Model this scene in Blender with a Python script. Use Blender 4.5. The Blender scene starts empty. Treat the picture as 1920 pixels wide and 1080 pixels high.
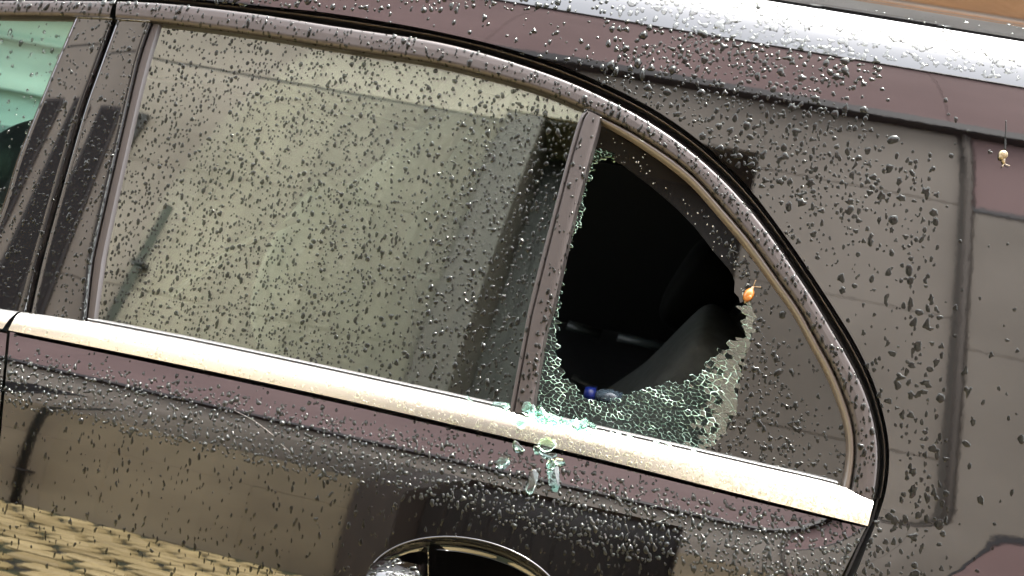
import bpy, math, random
import numpy as np
from mathutils import Vector, Matrix
from mathutils.bvhtree import BVHTree
from mathutils.geometry import delaunay_2d_cdt

random.seed(7)
rng = np.random.default_rng(7)
R = math.radians
scene = bpy.context.scene
COL = scene.collection

# ------------------------------------------------------------------ camera
PSI, PITCH, ROLL, FPX = R(10), R(17), R(8.5), 2568.0
CAM = np.array([1.42 * math.tan(PSI), -1.42, 1.54])
FW = np.array([-math.sin(PSI) * math.cos(PITCH), math.cos(PSI) * math.cos(PITCH), -math.sin(PITCH)])
_r = np.cross(FW, [0, 0, 1]); _r /= np.linalg.norm(_r)
_u = np.cross(_r, FW)
RT = _r * math.cos(ROLL) + _u * math.sin(ROLL)
UP = _u * math.cos(ROLL) - _r * math.sin(ROLL)
cd = bpy.data.cameras.new('camera')
cam = bpy.data.objects.new('camera', cd)
COL.objects.link(cam)
cd.sensor_width = 36.0
cd.lens = 36.0 * FPX / 1920.0
cd.clip_start = 0.02
cd.clip_end = 500
m = Matrix.Identity(4)
for i in range(3):
    m[i][0] = RT[i]; m[i][1] = UP[i]; m[i][2] = -FW[i]; m[i][3] = CAM[i]
cam.matrix_world = m
scene.camera = cam
cd.dof.use_dof = True          # a phone lens close up: the far reflections and the cabin go a little soft
cd.dof.focus_distance = 1.53
cd.dof.aperture_fstop = 7.5

# ------------------------------------------------------------------ sky, sun, exposure
SUN_EL, SUN_AZ = R(70), R(35)      # azimuth from +Y (behind the car) towards +X
w = bpy.data.worlds.new('World'); scene.world = w
w.use_nodes = True
nt = w.node_tree
bg = nt.nodes['Background']
sky = nt.nodes.new('ShaderNodeTexSky')
sky.sky_type = 'NISHITA'; sky.sun_disc = False
sky.sun_elevation = SUN_EL; sky.sun_rotation = SUN_AZ
sky.air_density = 1.0; sky.dust_density = 4.0; sky.ozone_density = 1.0
hs = nt.nodes.new('ShaderNodeHueSaturation')
hs.inputs['Saturation'].default_value = 0.22      # overcast: the blue is washed out by cloud
nt.links.new(sky.outputs[0], hs.inputs['Color'])
nt.links.new(hs.outputs[0], bg.inputs['Color'])
bg.inputs['Strength'].default_value = 0.15
sl = bpy.data.lights.new('sun', 'SUN')
sl.energy = 0.9; sl.angle = R(14); sl.color = (1.0, 0.95, 0.88)
sun = bpy.data.objects.new('sun', sl); COL.objects.link(sun)
sd = Vector((math.sin(SUN_AZ) * math.cos(SUN_EL), math.cos(SUN_AZ) * math.cos(SUN_EL), math.sin(SUN_EL)))
sun.rotation_euler = sd.to_track_quat('Z', 'Y').to_euler()
sun.location = (3, 4, 12)
vs = scene.view_settings
vs.view_transform = 'Standard'; vs.look = 'None'; vs.gamma = 1.0; vs.use_curve_mapping = False
vs.exposure = 4.0
scene.render.engine = 'CYCLES'
cy = scene.cycles
cy.use_denoising = True
cy.max_bounces = 14; cy.glossy_bounces = 8; cy.transmission_bounces = 10; cy.transparent_max_bounces = 24
cy.sample_clamp_indirect = 12.0
cy.caustics_reflective = False; cy.caustics_refractive = False

# ------------------------------------------------------------------ helpers: materials
def mat(name, color=(0.5, 0.5, 0.5), rough=0.5, metal=0.0, coat=0.0, coat_ior=1.5, ior=1.5, trans=0.0, coat_rough=0.01, spec=None):
    M = bpy.data.materials.new(name); M.use_nodes = True
    b = M.node_tree.nodes['Principled BSDF']
    b.inputs['Base Color'].default_value = (*color, 1)
    b.inputs['Roughness'].default_value = rough
    b.inputs['Metallic'].default_value = metal
    b.inputs['IOR'].default_value = ior
    b.inputs['Coat Weight'].default_value = coat
    b.inputs['Coat IOR'].default_value = coat_ior
    b.inputs['Coat Roughness'].default_value = coat_rough
    b.inputs['Transmission Weight'].default_value = trans
    if spec is not None:
        b.inputs['Specular IOR Level'].default_value = spec
    return M

def noise_color(M, c1, c2, scale=5.0, detail=6.0, lo=0.35, hi=0.65, bump=0.0, bscale=None, stretch=None):
    t = M.node_tree; b = t.nodes['Principled BSDF']
    src = t.nodes.new('ShaderNodeNewGeometry').outputs['Position']      # one continuous pattern over neighbouring pieces
    if stretch:
        mp = t.nodes.new('ShaderNodeMapping'); mp.inputs['Scale'].default_value = stretch
        t.links.new(src, mp.inputs['Vector']); src = mp.outputs[0]
    n = t.nodes.new('ShaderNodeTexNoise'); n.inputs['Scale'].default_value = scale; n.inputs['Detail'].default_value = detail
    t.links.new(src, n.inputs['Vector'])
    r = t.nodes.new('ShaderNodeValToRGB')
    r.color_ramp.elements[0].position = lo; r.color_ramp.elements[0].color = (*c1, 1)
    r.color_ramp.elements[1].position = hi; r.color_ramp.elements[1].color = (*c2, 1)
    t.links.new(n.outputs['Fac'], r.inputs[0]); t.links.new(r.outputs[0], b.inputs['Base Color'])
    if bump:
        n2 = t.nodes.new('ShaderNodeTexNoise'); n2.inputs['Scale'].default_value = bscale or scale * 6; n2.inputs['Detail'].default_value = 5
        t.links.new(src, n2.inputs['Vector'])
        bp = t.nodes.new('ShaderNodeBump'); bp.inputs['Strength'].default_value = bump; bp.inputs['Distance'].default_value = 0.01
        t.links.new(n2.outputs['Fac'], bp.inputs['Height']); t.links.new(bp.outputs[0], b.inputs['Normal'])
    return M

def glass_mat(name, tint, ior):
    M = bpy.data.materials.new(name); M.use_nodes = True
    t = M.node_tree; t.nodes.remove(t.nodes['Principled BSDF'])
    out = [n for n in t.nodes if n.type == 'OUTPUT_MATERIAL'][0]
    f = t.nodes.new('ShaderNodeFresnel'); f.inputs['IOR'].default_value = ior
    tr = t.nodes.new('ShaderNodeBsdfTransparent'); tr.inputs[0].default_value = (*tint, 1)
    g = t.nodes.new('ShaderNodeBsdfGlossy'); g.inputs['Roughness'].default_value = 0.0; g.inputs['Color'].default_value = (0.97, 1.0, 0.93, 1)
    mx = t.nodes.new('ShaderNodeMixShader')
    t.links.new(f.outputs[0], mx.inputs[0]); t.links.new(tr.outputs[0], mx.inputs[1]); t.links.new(g.outputs[0], mx.inputs[2])
    t.links.new(mx.outputs[0], out.inputs['Surface'])
    return M

def paint_mat(name, base, coat_ior):
    M = mat(name, base, rough=0.42, metal=0.25, coat=1.0, coat_ior=coat_ior, coat_rough=0.016, spec=0.0)
    t = M.node_tree; b = t.nodes['Principled BSDF']
    tc = t.nodes.new('ShaderNodeTexCoord')
    v = t.nodes.new('ShaderNodeTexVoronoi'); v.inputs['Scale'].default_value = 900      # metallic flake
    t.links.new(tc.outputs['Object'], v.inputs['Vector'])
    mx = t.nodes.new('ShaderNodeMix'); mx.data_type = 'RGBA'
    mx.inputs[6].default_value = (*[c * 0.75 for c in base], 1); mx.inputs[7].default_value = (*[c * 1.5 for c in base], 1)
    t.links.new(v.outputs['Color'], mx.inputs[0]); t.links.new(mx.outputs[2], b.inputs['Base Color'])
    n = t.nodes.new('ShaderNodeTexNoise'); n.inputs['Scale'].default_value = 120; n.inputs['Detail'].default_value = 2    # orange peel
    t.links.new(tc.outputs['Object'], n.inputs['Vector'])
    bp = t.nodes.new('ShaderNodeBump'); bp.inputs['Strength'].default_value = 0.007; bp.inputs['Distance'].default_value = 0.001
    t.links.new(n.outputs['Fac'], bp.inputs['Height']); t.links.new(bp.outputs[0], b.inputs['Coat Normal'])
    return M

PAINT = paint_mat('brown_metallic_paint', (0.0014, 0.0010, 0.0010), 1.78)
FRAMEP = mat('frame_satin_paint', (0.044, 0.0385, 0.0370), rough=0.55, metal=0.7, coat=0.35, coat_ior=1.5, coat_rough=0.22, spec=0.2)
PILLAR = mat('pillar_gloss_film', (0.004, 0.0033, 0.0032), rough=0.3, coat=1.0, coat_ior=1.76, coat_rough=0.01, spec=0.0)
CHROME = mat('satin_aluminium', (0.80, 0.765, 0.685), rough=0.21, metal=1.0)
RUBBER = mat('black_rubber', (0.010, 0.010, 0.010), rough=0.38)
SEALB = mat('weathered_seal', (0.062, 0.051, 0.041), rough=0.30, coat=0.45, coat_rough=0.2)
GLASS = glass_mat('tinted_side_glass', (0.72, 0.80, 0.72), 2.3)
FGLASS = glass_mat('front_side_glass', (0.68, 0.87, 0.81), 1.45)
FRAG = glass_mat('fragment_face_glass', (0.74, 0.86, 0.80), 2.0)
FRIT = mat('dark_quarter_panel', (0.004, 0.0035, 0.003), rough=0.3, coat=1.0, coat_ior=1.58, coat_rough=0.015, spec=0.0)
FEDGE_D = mat('fracture_edge_dark', (0.05, 0.085, 0.066), rough=0.2, coat=0.6)
FEDGE_M = mat('fracture_edge_mid', (0.20, 0.30, 0.245), rough=0.25, coat=0.5)
FEDGE = mat('fracture_edge', (0.46, 0.66, 0.55), rough=0.25, coat=0.5)
CLEARSH = mat('loose_clear_glass', (0.66, 0.88, 0.79), rough=0.0, trans=1.0, ior=1.5)
SHARD = mat('loose_green_glass', (0.50, 0.86, 0.72), rough=0.0, trans=.97, ior=1.52)
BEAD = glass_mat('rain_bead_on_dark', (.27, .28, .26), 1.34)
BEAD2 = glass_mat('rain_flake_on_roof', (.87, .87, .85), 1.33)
WATER = mat('rain_water', (.9, .9, .9), rough=0.0, trans=1.0, ior=1.33)
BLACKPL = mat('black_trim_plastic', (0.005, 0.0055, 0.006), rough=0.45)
LEATHER = noise_color(mat('dark_seat_leather', (0.02, 0.02, 0.02), rough=0.5), (0.012, 0.013, 0.014), (0.022, 0.024, 0.025), 40, bump=0.15, bscale=220)
GREYSEAT = noise_color(mat('grey_seat_cloth', (0.1, 0.1, 0.1), rough=0.75), (0.085, 0.101, 0.098), (0.115, 0.134, 0.130), 60, bump=0.12, bscale=500)
STRAP = mat('pale_belt_webbing', (0.42, 0.42, 0.37), rough=0.7)
LINER = mat('roof_lining', (0.12, 0.11, 0.10), rough=0.9)
BLUE = mat('blue_plastic', (0.003, 0.012, 0.12), rough=.4)
CLEARPL = mat('clear_bottle_plastic', (0.10, 0.14, 0.17), rough=0.15, trans=0.5)

# ------------------------------------------------------------------ helpers: objects
def obj(name, verts, faces, material, parent=None, smooth=True, mats=None, fmat=None):
    me = bpy.data.meshes.new(name)
    me.from_pydata([tuple(v) for v in verts], [], [tuple(int(i) for i in f) for f in faces])
    for mm in (mats or [material]):
        me.materials.append(mm)
    if fmat is not None:
        me.polygons.foreach_set('material_index', np.array(fmat, dtype=np.int32))
    me.polygons.foreach_set('use_smooth', np.full(len(me.polygons), smooth, dtype=bool))
    me.update()
    o = bpy.data.objects.new(name, me); COL.objects.link(o)
    if parent is not None:
        o.parent = parent; o.matrix_parent_inverse = world_of(parent).inverted()
    return o

def world_of(o):
    mm = o.matrix_basis.copy()
    while o.parent:
        mm = o.parent.matrix_basis @ o.matrix_parent_inverse @ mm if False else o.parent.matrix_basis @ (o.matrix_parent_inverse @ mm)
        o = o.parent
    return mm

def tag(o, label=None, cat=None, group=None, kind=None):
    for k, v in (('label', label), ('category', cat), ('group', group), ('kind', kind)):
        if v: o[k] = v
    return o

def empty(name, loc, parent=None):
    o = bpy.data.objects.new(name, None); COL.objects.link(o); o.location = loc
    o.empty_display_size = 0.1
    if parent is not None:
        o.parent = parent; o.matrix_parent_inverse = world_of(parent).inverted()
    return o

def dup(o, parent, mw):
    c = o.copy(); COL.objects.link(c); c.parent = parent
    c.matrix_parent_inverse = world_of(parent).inverted() if parent else Matrix.Identity(4)
    c.matrix_basis = mw
    return c

class MB:
    """collects boxes, tubes and spheres into one mesh"""
    def __init__(s): s.v = []; s.f = []
    def add(s, v, f):
        b = len(s.v); s.v += [tuple(p) for p in v]; s.f += [tuple(i + b for i in q) for q in f]; return s
    def box(s, a, b, bev=0.0):
        (x0, y0, z0), (x1, y1, z1) = a, b
        if bev <= 0:
            v = [(x0, y0, z0), (x1, y0, z0), (x1, y1, z0), (x0, y1, z0), (x0, y0, z1), (x1, y0, z1), (x1, y1, z1), (x0, y1, z1)]
            return s.add(v, [(0, 3, 2, 1), (4, 5, 6, 7), (0, 1, 5, 4), (1, 2, 6, 5), (2, 3, 7, 6), (3, 0, 4, 7)])
        v = []; e = bev
        for z, q in ((z0, e), (z0 + e, 0), (z1 - e, 0), (z1, e)):
            v += [(x0 + q, y0 + q, z), (x1 - q, y0 + q, z), (x1 - q, y1 - q, z), (x0 + q, y1 - q, z)]
        f = [(3, 2, 1, 0), (12, 13, 14, 15)]
        for k in range(3):
            for i in range(4):
                a_, b_ = 4 * k + i, 4 * k + (i + 1) % 4
                f.append((a_, b_, b_ + 4, a_ + 4))
        return s.add(v, f)
    def tube(s, pts, r, n=8, cap=True):
        pts = [Vector(p) for p in pts]; rr = r if hasattr(r, '__len__') else [r] * len(pts)
        v = []; f = []
        t0 = (pts[1] - pts[0]).normalized()
        ref = Vector((0, 0, 1)) if abs(t0.z) < 0.9 else Vector((1, 0, 0))
        for i, p in enumerate(pts):
            t = (pts[min(i + 1, len(pts) - 1)] - pts[max(i - 1, 0)]).normalized()
            a = t.cross(ref).normalized(); b = t.cross(a)
            for k in range(n):
                th = 2 * math.pi * k / n
                v.append(p + (a * math.cos(th) + b * math.sin(th)) * rr[i])
        for i in range(len(pts) - 1):
            for k in range(n):
                f.append((i * n + k, i * n + (k + 1) % n, (i + 1) * n + (k + 1) % n, (i + 1) * n + k))
        if cap:
            f.append(tuple(range(n))[::-1]); f.append(tuple((len(pts) - 1) * n + k for k in range(n)))
        return s.add(v, f)
    def blob(s, c, rad, axes=None, nu=14, nv=10, sup=1.0):
        c = np.array(c); A = np.eye(3) if axes is None else np.array(axes)
        v = []; f = []
        def pw(a): return math.copysign(abs(a) ** sup, a)
        for j in range(nv + 1):
            ph = math.pi * j / nv - math.pi / 2
            for i in range(nu):
                th = 2 * math.pi * i / nu
                q = np.array([pw(math.cos(ph)) * pw(math.cos(th)) * rad[0], pw(math.cos(ph)) * pw(math.sin(th)) * rad[1], pw(math.sin(ph)) * rad[2]])
                v.append(tuple(c + q @ A))
        for j in range(nv):
            for i in range(nu):
                f.append((j * nu + i, j * nu + (i + 1) % nu, (j + 1) * nu + (i + 1) % nu, (j + 1) * nu + i))
        return s.add(v, f)
    def build(s, name, material, parent=None, smooth=False):
        return obj(name, s.v, s.f, material, parent, smooth)

# ------------------------------------------------------------------ the car's side as a surface P(x, s): s runs up the section from the belt
def profile(tab, s0, s1, kern):
    ds = 0.0005
    ss = np.arange(s0, s1 + ds, ds)
    tab = sorted(tab)
    n = np.interp(ss, [a for a, _ in tab], [b for _, b in tab])
    k = max(1, int(kern / ds)); g = np.hanning(2 * k + 3); g /= g.sum()
    n = np.convolve(np.pad(n, (k + 1, k + 1), mode='edge'), g, mode='valid')
    n = np.radians(n)
    dy, dz = np.sin(n) * ds, np.cos(n) * ds
    y = np.cumsum(dy) - dy; z = np.cumsum(dz) - dz
    i0 = int(round(-s0 / ds))
    return ss, y - y[i0], z - z[i0] + 0.95
UPT = [(0, 22.5), (.15, 23.5), (.30, 24.7), (.38, 25.6), (.42, 27), (.46, 29), (.485, 31.5), (.51, 42), (.54, 58), (.550, 74), (.558, 88.5), (.566, 90), (.75, 91), (.9, 92.6), (1.05, 94), (1.4, 94)]
DOORT = UPT + [(-.016, 23), (-.0205, 39.5), (-.034, 40.6), (-.042, 40.0), (-.058, 38.2), (-.080, 35), (-.094, 29), (-.104, 24.5), (-.110, 18.5), (-.125, 16.8), (-.22, 12), (-.30, 9.0), (-.45, 4), (-.75, -4)]
FENT = UPT + [(-.1, 21.5), (-.3, 19.5), (-.5, 14), (-.75, 4)]
SS, DY, DZ = profile(DOORT, -.75, 1.35, 0.004)
_, FY, FZ = profile(FENT, -.75, 1.35, 0.03)
_, UY, UZ = profile(UPT, -.75, 1.35, 0.03)
upm = np.clip((SS + 0.01) / 0.05, 0, 1)      # above the belt the door follows the smooth upper section
DY = DY * (1 - upm) + UY * upm; DZ = DZ * (1 - upm) + UZ * upm

def smst(a, b, x):
    t = np.clip((x - a) / (b - a), 0, 1); return t * t * (3 - 2 * t)
SMOOTH_BASE = [False]
def P(x, s):
    x = np.asarray(x, float); s = np.asarray(s, float)
    w_ = smst(0.30, 0.58, x)
    if SMOOTH_BASE[0]:
        return np.stack([x, np.interp(s, SS, UY) + 0.010 * x * x, np.interp(s, SS, UZ)], -1)
    y = np.interp(s, SS, DY) * (1 - w_) + np.interp(s, SS, FY) * w_ + 0.010 * x * x
    z = np.interp(s, SS, DZ) * (1 - w_) + np.interp(s, SS, FZ) * w_
    return np.stack([x, y, z], -1)
def N(x, s):
    e = 0.002
    a = P(x + e, s) - P(x - e, s); b = P(x, s + e) - P(x, s - e)
    n = np.cross(a, b); n /= np.linalg.norm(n, axis=-1, keepdims=True)
    return n          # points to -y (towards the street)
def proj(p):
    d = p - CAM
    z = d @ FW
    return np.stack([960 + FPX * (d @ RT) / z, 540 - FPX * (d @ UP) / z], -1)
_gx, _gs = np.meshgrid(np.linspace(-1.7, 1.1, 90), np.linspace(-.6, .75, 60), indexing='ij')
_gp = proj(P(_gx, _gs)).reshape(-1, 2); _gx = _gx.ravel(); _gs = _gs.ravel()
def inv(px):
    """picture measurements -> (x, s) on the car's side"""
    px = np.atleast_2d(np.asarray(px, float))
    X = np.empty(len(px)); S = np.empty(len(px))
    for a in range(0, len(px), 2000):
        q = px[a:a + 2000]
        k = np.argmin(((q[:, None] - _gp[None]) ** 2).sum(-1), 1)
        X[a:a + 2000] = _gx[k]; S[a:a + 2000] = _gs[k]
    e = 1e-4
    for _ in range(14):
        f = proj(P(X, S)); J1 = (proj(P(X + e, S)) - f) / e; J2 = (proj(P(X, S + e)) - f) / e
        d = px - f; det = J1[:, 0] * J2[:, 1] - J1[:, 1] * J2[:, 0]
        det = np.where(abs(det) < 1, 1, det)
        dx = (d[:, 0] * J2[:, 1] - d[:, 1] * J2[:, 0]) / det; dsv = (J1[:, 0] * d[:, 1] - J1[:, 1] * d[:, 0]) / det
        X = X + np.clip(dx, -.1, .1); S = S + np.clip(dsv, -.05, .05)
    return X, S
def at(px, h=0.0):
    x, s = inv(px); return P(x, s) + N(x, s) * np.asarray(h)[..., None] if np.ndim(h) else P(x, s) + N(x, s) * h

def spline(pts, n):
    """Catmull-Rom through pts, resampled to n points by arc length"""
    p = np.asarray(pts, float)
    if len(p) == 2:
        t = np.linspace(0, 1, n)[:, None]; return p[0] * (1 - t) + p[1] * t
    e = np.vstack([2 * p[0] - p[1], p, 2 * p[-1] - p[-2]])
    out = []
    for i in range(1, len(e) - 2):
        t = np.linspace(0, 1, 24, endpoint=False)[:, None]
        a, b, c, d = e[i - 1], e[i], e[i + 1], e[i + 2]
        out.append(0.5 * ((2 * b) + (-a + c) * t + (2 * a - 5 * b + 4 * c - d) * t ** 2 + (-a + 3 * b - 3 * c + d) * t ** 3))
    q = np.vstack(out + [p[-1:]])
    L = np.r_[0, np.cumsum(np.linalg.norm(np.diff(q, axis=0), axis=1))]
    t = np.linspace(0, L[-1], n)
    return np.stack([np.interp(t, L, q[:, 0]), np.interp(t, L, q[:, 1])], -1)

def grid_faces(nu, nv, flip=False):
    f = []
    for i in range(nu - 1):
        for j in range(nv - 1):
            q = (i * nv + j, i * nv + j + 1, (i + 1) * nv + j + 1, (i + 1) * nv + j)
            f.append(q[::-1] if flip else q)
    return f

def loft(A, B, vs_, hs_, nu):
    """strip between two measured curves on the car's side; section = heights hs_ at fractions vs_. A is the upper/outer curve running left to right."""
    a = spline(A, nu); b = spline(B, nu)
    vs_ = np.asarray(vs_, float); nv = len(vs_)
    px = a[:, None] * (1 - vs_[None, :, None]) + b[:, None] * vs_[None, :, None]
    x, s = inv(px.reshape(-1, 2))
    h = np.tile(np.asarray(hs_, float), nu)
    pos = P(x, s) + N(x, s) * h[:, None]
    return pos, grid_faces(nu, nv), px.reshape(-1, 2)

def inpoly(p, poly):
    p = np.atleast_2d(p); poly = np.asarray(poly, float)
    x, y = p[:, 0], p[:, 1]; r = np.zeros(len(p), bool)
    j = len(poly) - 1
    for i in range(len(poly)):
        xi, yi = poly[i]; xj, yj = poly[j]
        c = ((yi > y) != (yj > y)) & (x < (xj - xi) * (y - yi) / ((yj - yi) if yj != yi else 1e-9) + xi)
        r ^= c; j = i
    return r

def dens(poly, step):
    p = np.asarray(poly, float); out = []
    for i in range(len(p)):
        a, b = p[i], p[(i + 1) % len(p)]
        k = max(1, int(np.linalg.norm(b - a) / step))
        for t in range(k): out.append(a + (b - a) * t / k)
    return np.array(out)

def dist_poly(p, poly):
    poly = np.asarray(poly, float); d = np.full(len(p), 1e9)
    for i in range(len(poly)):
        a, b = poly[i], poly[(i + 1) % len(poly)]
        ab = b - a; L = max((ab ** 2).sum(), 1e-12)
        t = np.clip(((p - a) @ ab) / L, 0, 1)[:, None]
        d = np.minimum(d, np.linalg.norm(p - (a + ab * t), axis=1))
    return d

def cdt(poly, step):
    """triangulated sheet inside a 2-D polygon: points, triangles, boundary count"""
    b = dens(poly, step)
    lo, hi = b.min(0), b.max(0)
    gx, gy = np.meshgrid(np.arange(lo[0], hi[0], step), np.arange(lo[1], hi[1], step), indexing='ij')
    g = np.stack([gx.ravel(), gy.ravel()], -1)
    g[:, 0] += (np.arange(len(g)) % 2) * step * 0.01
    g = g[inpoly(g, poly)]
    g = g[dist_poly(g, b) > step * 0.45] if len(g) else g
    allp = np.vstack([b, g]); nb = len(b)
    r = delaunay_2d_cdt([Vector(q) for q in allp], [(i, (i + 1) % nb) for i in range(nb)], [], 1, 1e-7)
    vv = np.array([tuple(q) for q in r[0]]); ff = [tuple(q) for q in r[2]]
    cen = np.array([vv[list(q)].mean(0) for q in ff])
    keep = inpoly(cen, b)
    ff = [q for q, k in zip(ff, keep) if k]
    return vv, ff

def orient(v, f, toward=(0, -1, 0.4)):
    v = np.asarray(v); out = []
    t = np.array(toward)
    for q in f:
        n = np.cross(v[q[1]] - v[q[0]], v[q[2]] - v[q[0]])
        out.append(q if n @ t > 0 else q[::-1])
    return out

def sheet_px(poly, step, h):
    v, f = cdt(poly, step)
    p = at(v, h)
    return p, orient(p, f)

def edge_loop(faces):
    from collections import Counter
    c = Counter(); d = {}
    for q in faces:
        for i in range(len(q)):
            a, b = q[i], q[(i + 1) % len(q)]
            c[(min(a, b), max(a, b))] += 1; d[(min(a, b), max(a, b))] = (a, b)
    return [d[k] for k, n in c.items() if n == 1]

def thick(pos, faces, depth, nrm=None):
    """closes a sheet to a slab: adds walls and a back, depth metres along the inward normal"""
    pos = np.asarray(pos); n = len(pos)
    if nrm is None:
        nrm = np.zeros_like(pos)
        for q in faces:
            c = np.cross(pos[q[1]] - pos[q[0]], pos[q[2]] - pos[q[0]])
            for i in q: nrm[i] += c
        nrm /= np.maximum(np.linalg.norm(nrm, axis=1, keepdims=True), 1e-12)
    back = pos - nrm * depth
    f = list(faces)
    for a, b in edge_loop(faces):
        f.append((b, a, a + n, b + n))
    return np.vstack([pos, back]), f, nrm

# ------------------------------------------------------------------ measured outlines (pixels of the 1920 x 1080 photograph)
OUT = [(-300, 6), (-60, 1), (0, 1), (110, 1), (225, 2), (300, 5), (400, 15), (500, 28), (600, 44), (700, 59), (800, 74), (840, 82), (900, 97), (960, 115), (1020, 135), (1080, 158),
       (1140, 186), (1200, 218), (1260, 256), (1300, 287), (1335, 317), (1369, 350), (1400, 384), (1425, 415), (1456, 456), (1487, 502), (1522, 555), (1556, 612), (1587, 664),
       (1614, 715), (1629, 752), (1638, 785), (1646, 825), (1648, 860), (1645, 900), (1639, 938)]
INN = [(-300, 36), (-60, 30), (0, 30), (140, 32), (225, 37), (290, 42), (400, 55), (500, 69), (600, 85), (700, 101), (800, 116), (900, 139), (1000, 167), (1060, 190), (1100, 207),
       (1137, 222), (1188, 248), (1230, 275), (1272, 304), (1312, 339), (1346, 378), (1394, 433), (1420, 466), (1472, 540), (1500, 578), (1531, 636), (1560, 688), (1584, 745),
       (1599, 793), (1604, 830), (1603, 862), (1598, 905), (1594, 922)]
STRIP = [(1124, 229), (1176, 258), (1217, 285), (1259, 315), (1300, 350), (1332, 387), (1380, 443), (1406, 476), (1459, 549), (1486, 586), (1517, 643), (1546, 696), (1569, 751),
         (1584, 799), (1588, 830), (1587, 860), (1581, 900), (1576, 914)]
BODY = [(-300, -30), (0, -28), (200, -17), (300, -8), (400, 2), (500, 12), (600, 22), (712, 39), (796, 54), (883, 73), (946, 89), (1008, 107), (1060, 126), (1133, 157), (1204, 192), (1267, 231),
        (1319, 270), (1371, 317), (1415, 365), (1460, 425), (1510, 496), (1565, 580), (1598, 633), (1625, 685), (1645, 735), (1657, 778), (1666, 822), (1668, 869), (1662, 921),
        (1652, 955), (1635, 1000), (1603, 1080), (1565, 1170), (1500, 1320), (1440, 1460)]
CTOP = [(-300, 522), (-60, 568), (0, 579), (146, 600), (290, 627), (396, 648), (640, 700), (960, 770), (1190, 822), (1400, 870), (1571, 910), (1637, 937)]
CBOT = [(-300, 555), (-60, 602), (0, 615), (21, 620), (292, 674), (640, 748), (980, 826), (1197, 878), (1400, 929), (1625, 985)]
DIVL = [(1097, 206), (1078, 240), (1030, 417), (993, 560), (980, 627), (953, 770)]
DIVR = [(1128, 222), (1124, 245), (1113, 285), (1078, 415), (1045, 560), (1025, 630), (1000, 780)]
FPL = [(140, 32), (110, 102), (80, 175), (33, 293), (3, 387), (-50, 520), (-78, 572)]
FPR = [(213, 35), (177, 135), (146, 225), (83, 450), (62, 533), (50, 586)]
RPL = [(218, 36), (181, 137), (150, 227), (87, 450), (66, 533), (54, 587)]
RPR = [(283, 40), (260, 108), (232, 225), (180, 450), (170, 503), (159, 602)]
LIPR = [(299, 43), (276, 120), (250, 225), (200, 450), (188, 520), (176, 606)]
HOLE = [(1117, 297), (1126, 293), (1140, 291), (1150, 297), (1168, 307), (1183, 318), (1213, 340), (1230, 354), (1252, 373), (1268, 387), (1283, 402), (1307, 428), (1322, 447), (1337, 467),
        (1350, 482), (1367, 502), (1374, 514), (1378, 526), (1377, 545), (1386, 556), (1388, 566), (1384, 577), (1392, 584), (1398, 590), (1395, 602), (1392, 615), (1399, 625), (1388, 633),
        (1370, 641), (1366, 652), (1347, 652), (1338, 672), (1330, 677), (1318, 690), (1305, 703), (1288, 715), (1267, 718), (1252, 716), (1237, 717), (1222, 728), (1210, 729), (1180, 737),
        (1147, 752), (1123, 755), (1097, 750), (1080, 736), (1080, 725), (1070, 717), (1055, 707), (1047, 681), (1042, 660), (1044, 643), (1042, 623), (1046, 603), (1042, 588), (1046, 570),
        (1050, 540), (1055, 510), (1063, 480), (1071, 450), (1080, 430), (1087, 418), (1094, 400), (1091, 378), (1093, 363), (1100, 340), (1108, 320), (1111, 307)]

def forward(C, xs=(-1.0, -1.2, -1.45)):
    """carries a measured line on towards the front of the car, beyond the edge of the photograph"""
    x, s_ = inv([C[0]])
    return [tuple(proj(P(xx, s_[0]))) for xx in xs[::-1] if xx < x[0] - .05] + list(C)
OUT, INN, BODY, CTOP, CBOT = [forward(c) for c in (OUT, INN, BODY, CTOP, CBOT)]
def fpx(x, s_): return tuple(proj(P(x, s_)))
def smooth_curve(C, win=46):
    c = spline(C, 400); d = np.linalg.norm(np.diff(c, axis=0), axis=1).mean(); k = int(win / d)
    g = np.hanning(2 * k + 3); g /= g.sum()
    e = np.vstack([2 * c[0] - c[1:k + 2][::-1], c, 2 * c[-1] - c[-k - 2:-1][::-1]])
    return [tuple(q) for q in np.stack([np.convolve(e[:, i], g, mode='valid') for i in (0, 1)], -1)[::4]] + [tuple(map(float, C[-1]))]
BI = BODY.index((1652, 955)) + 1
BODY_UP = BODY[:BI]
OUT, INN, STRIP, BODY = [smooth_curve(c) for c in (OUT, INN, STRIP, BODY)]
BODY_UP = [q for q in BODY if q[1] <= 955]
def ray(px):
    px = np.asarray(px, float)
    d = FW + RT * ((px[..., 0:1] - 960) / FPX) - UP * ((px[..., 1:2] - 540) / FPX)
    return d / np.linalg.norm(d, axis=-1, keepdims=True)
def at_y(px, Y):
    """point of a measured feature inside or beyond the car, at its own depth Y"""
    d = ray(np.asarray(px, float)); t = (Y - CAM[1]) / d[..., 1:2]
    return CAM + d * t

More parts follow.
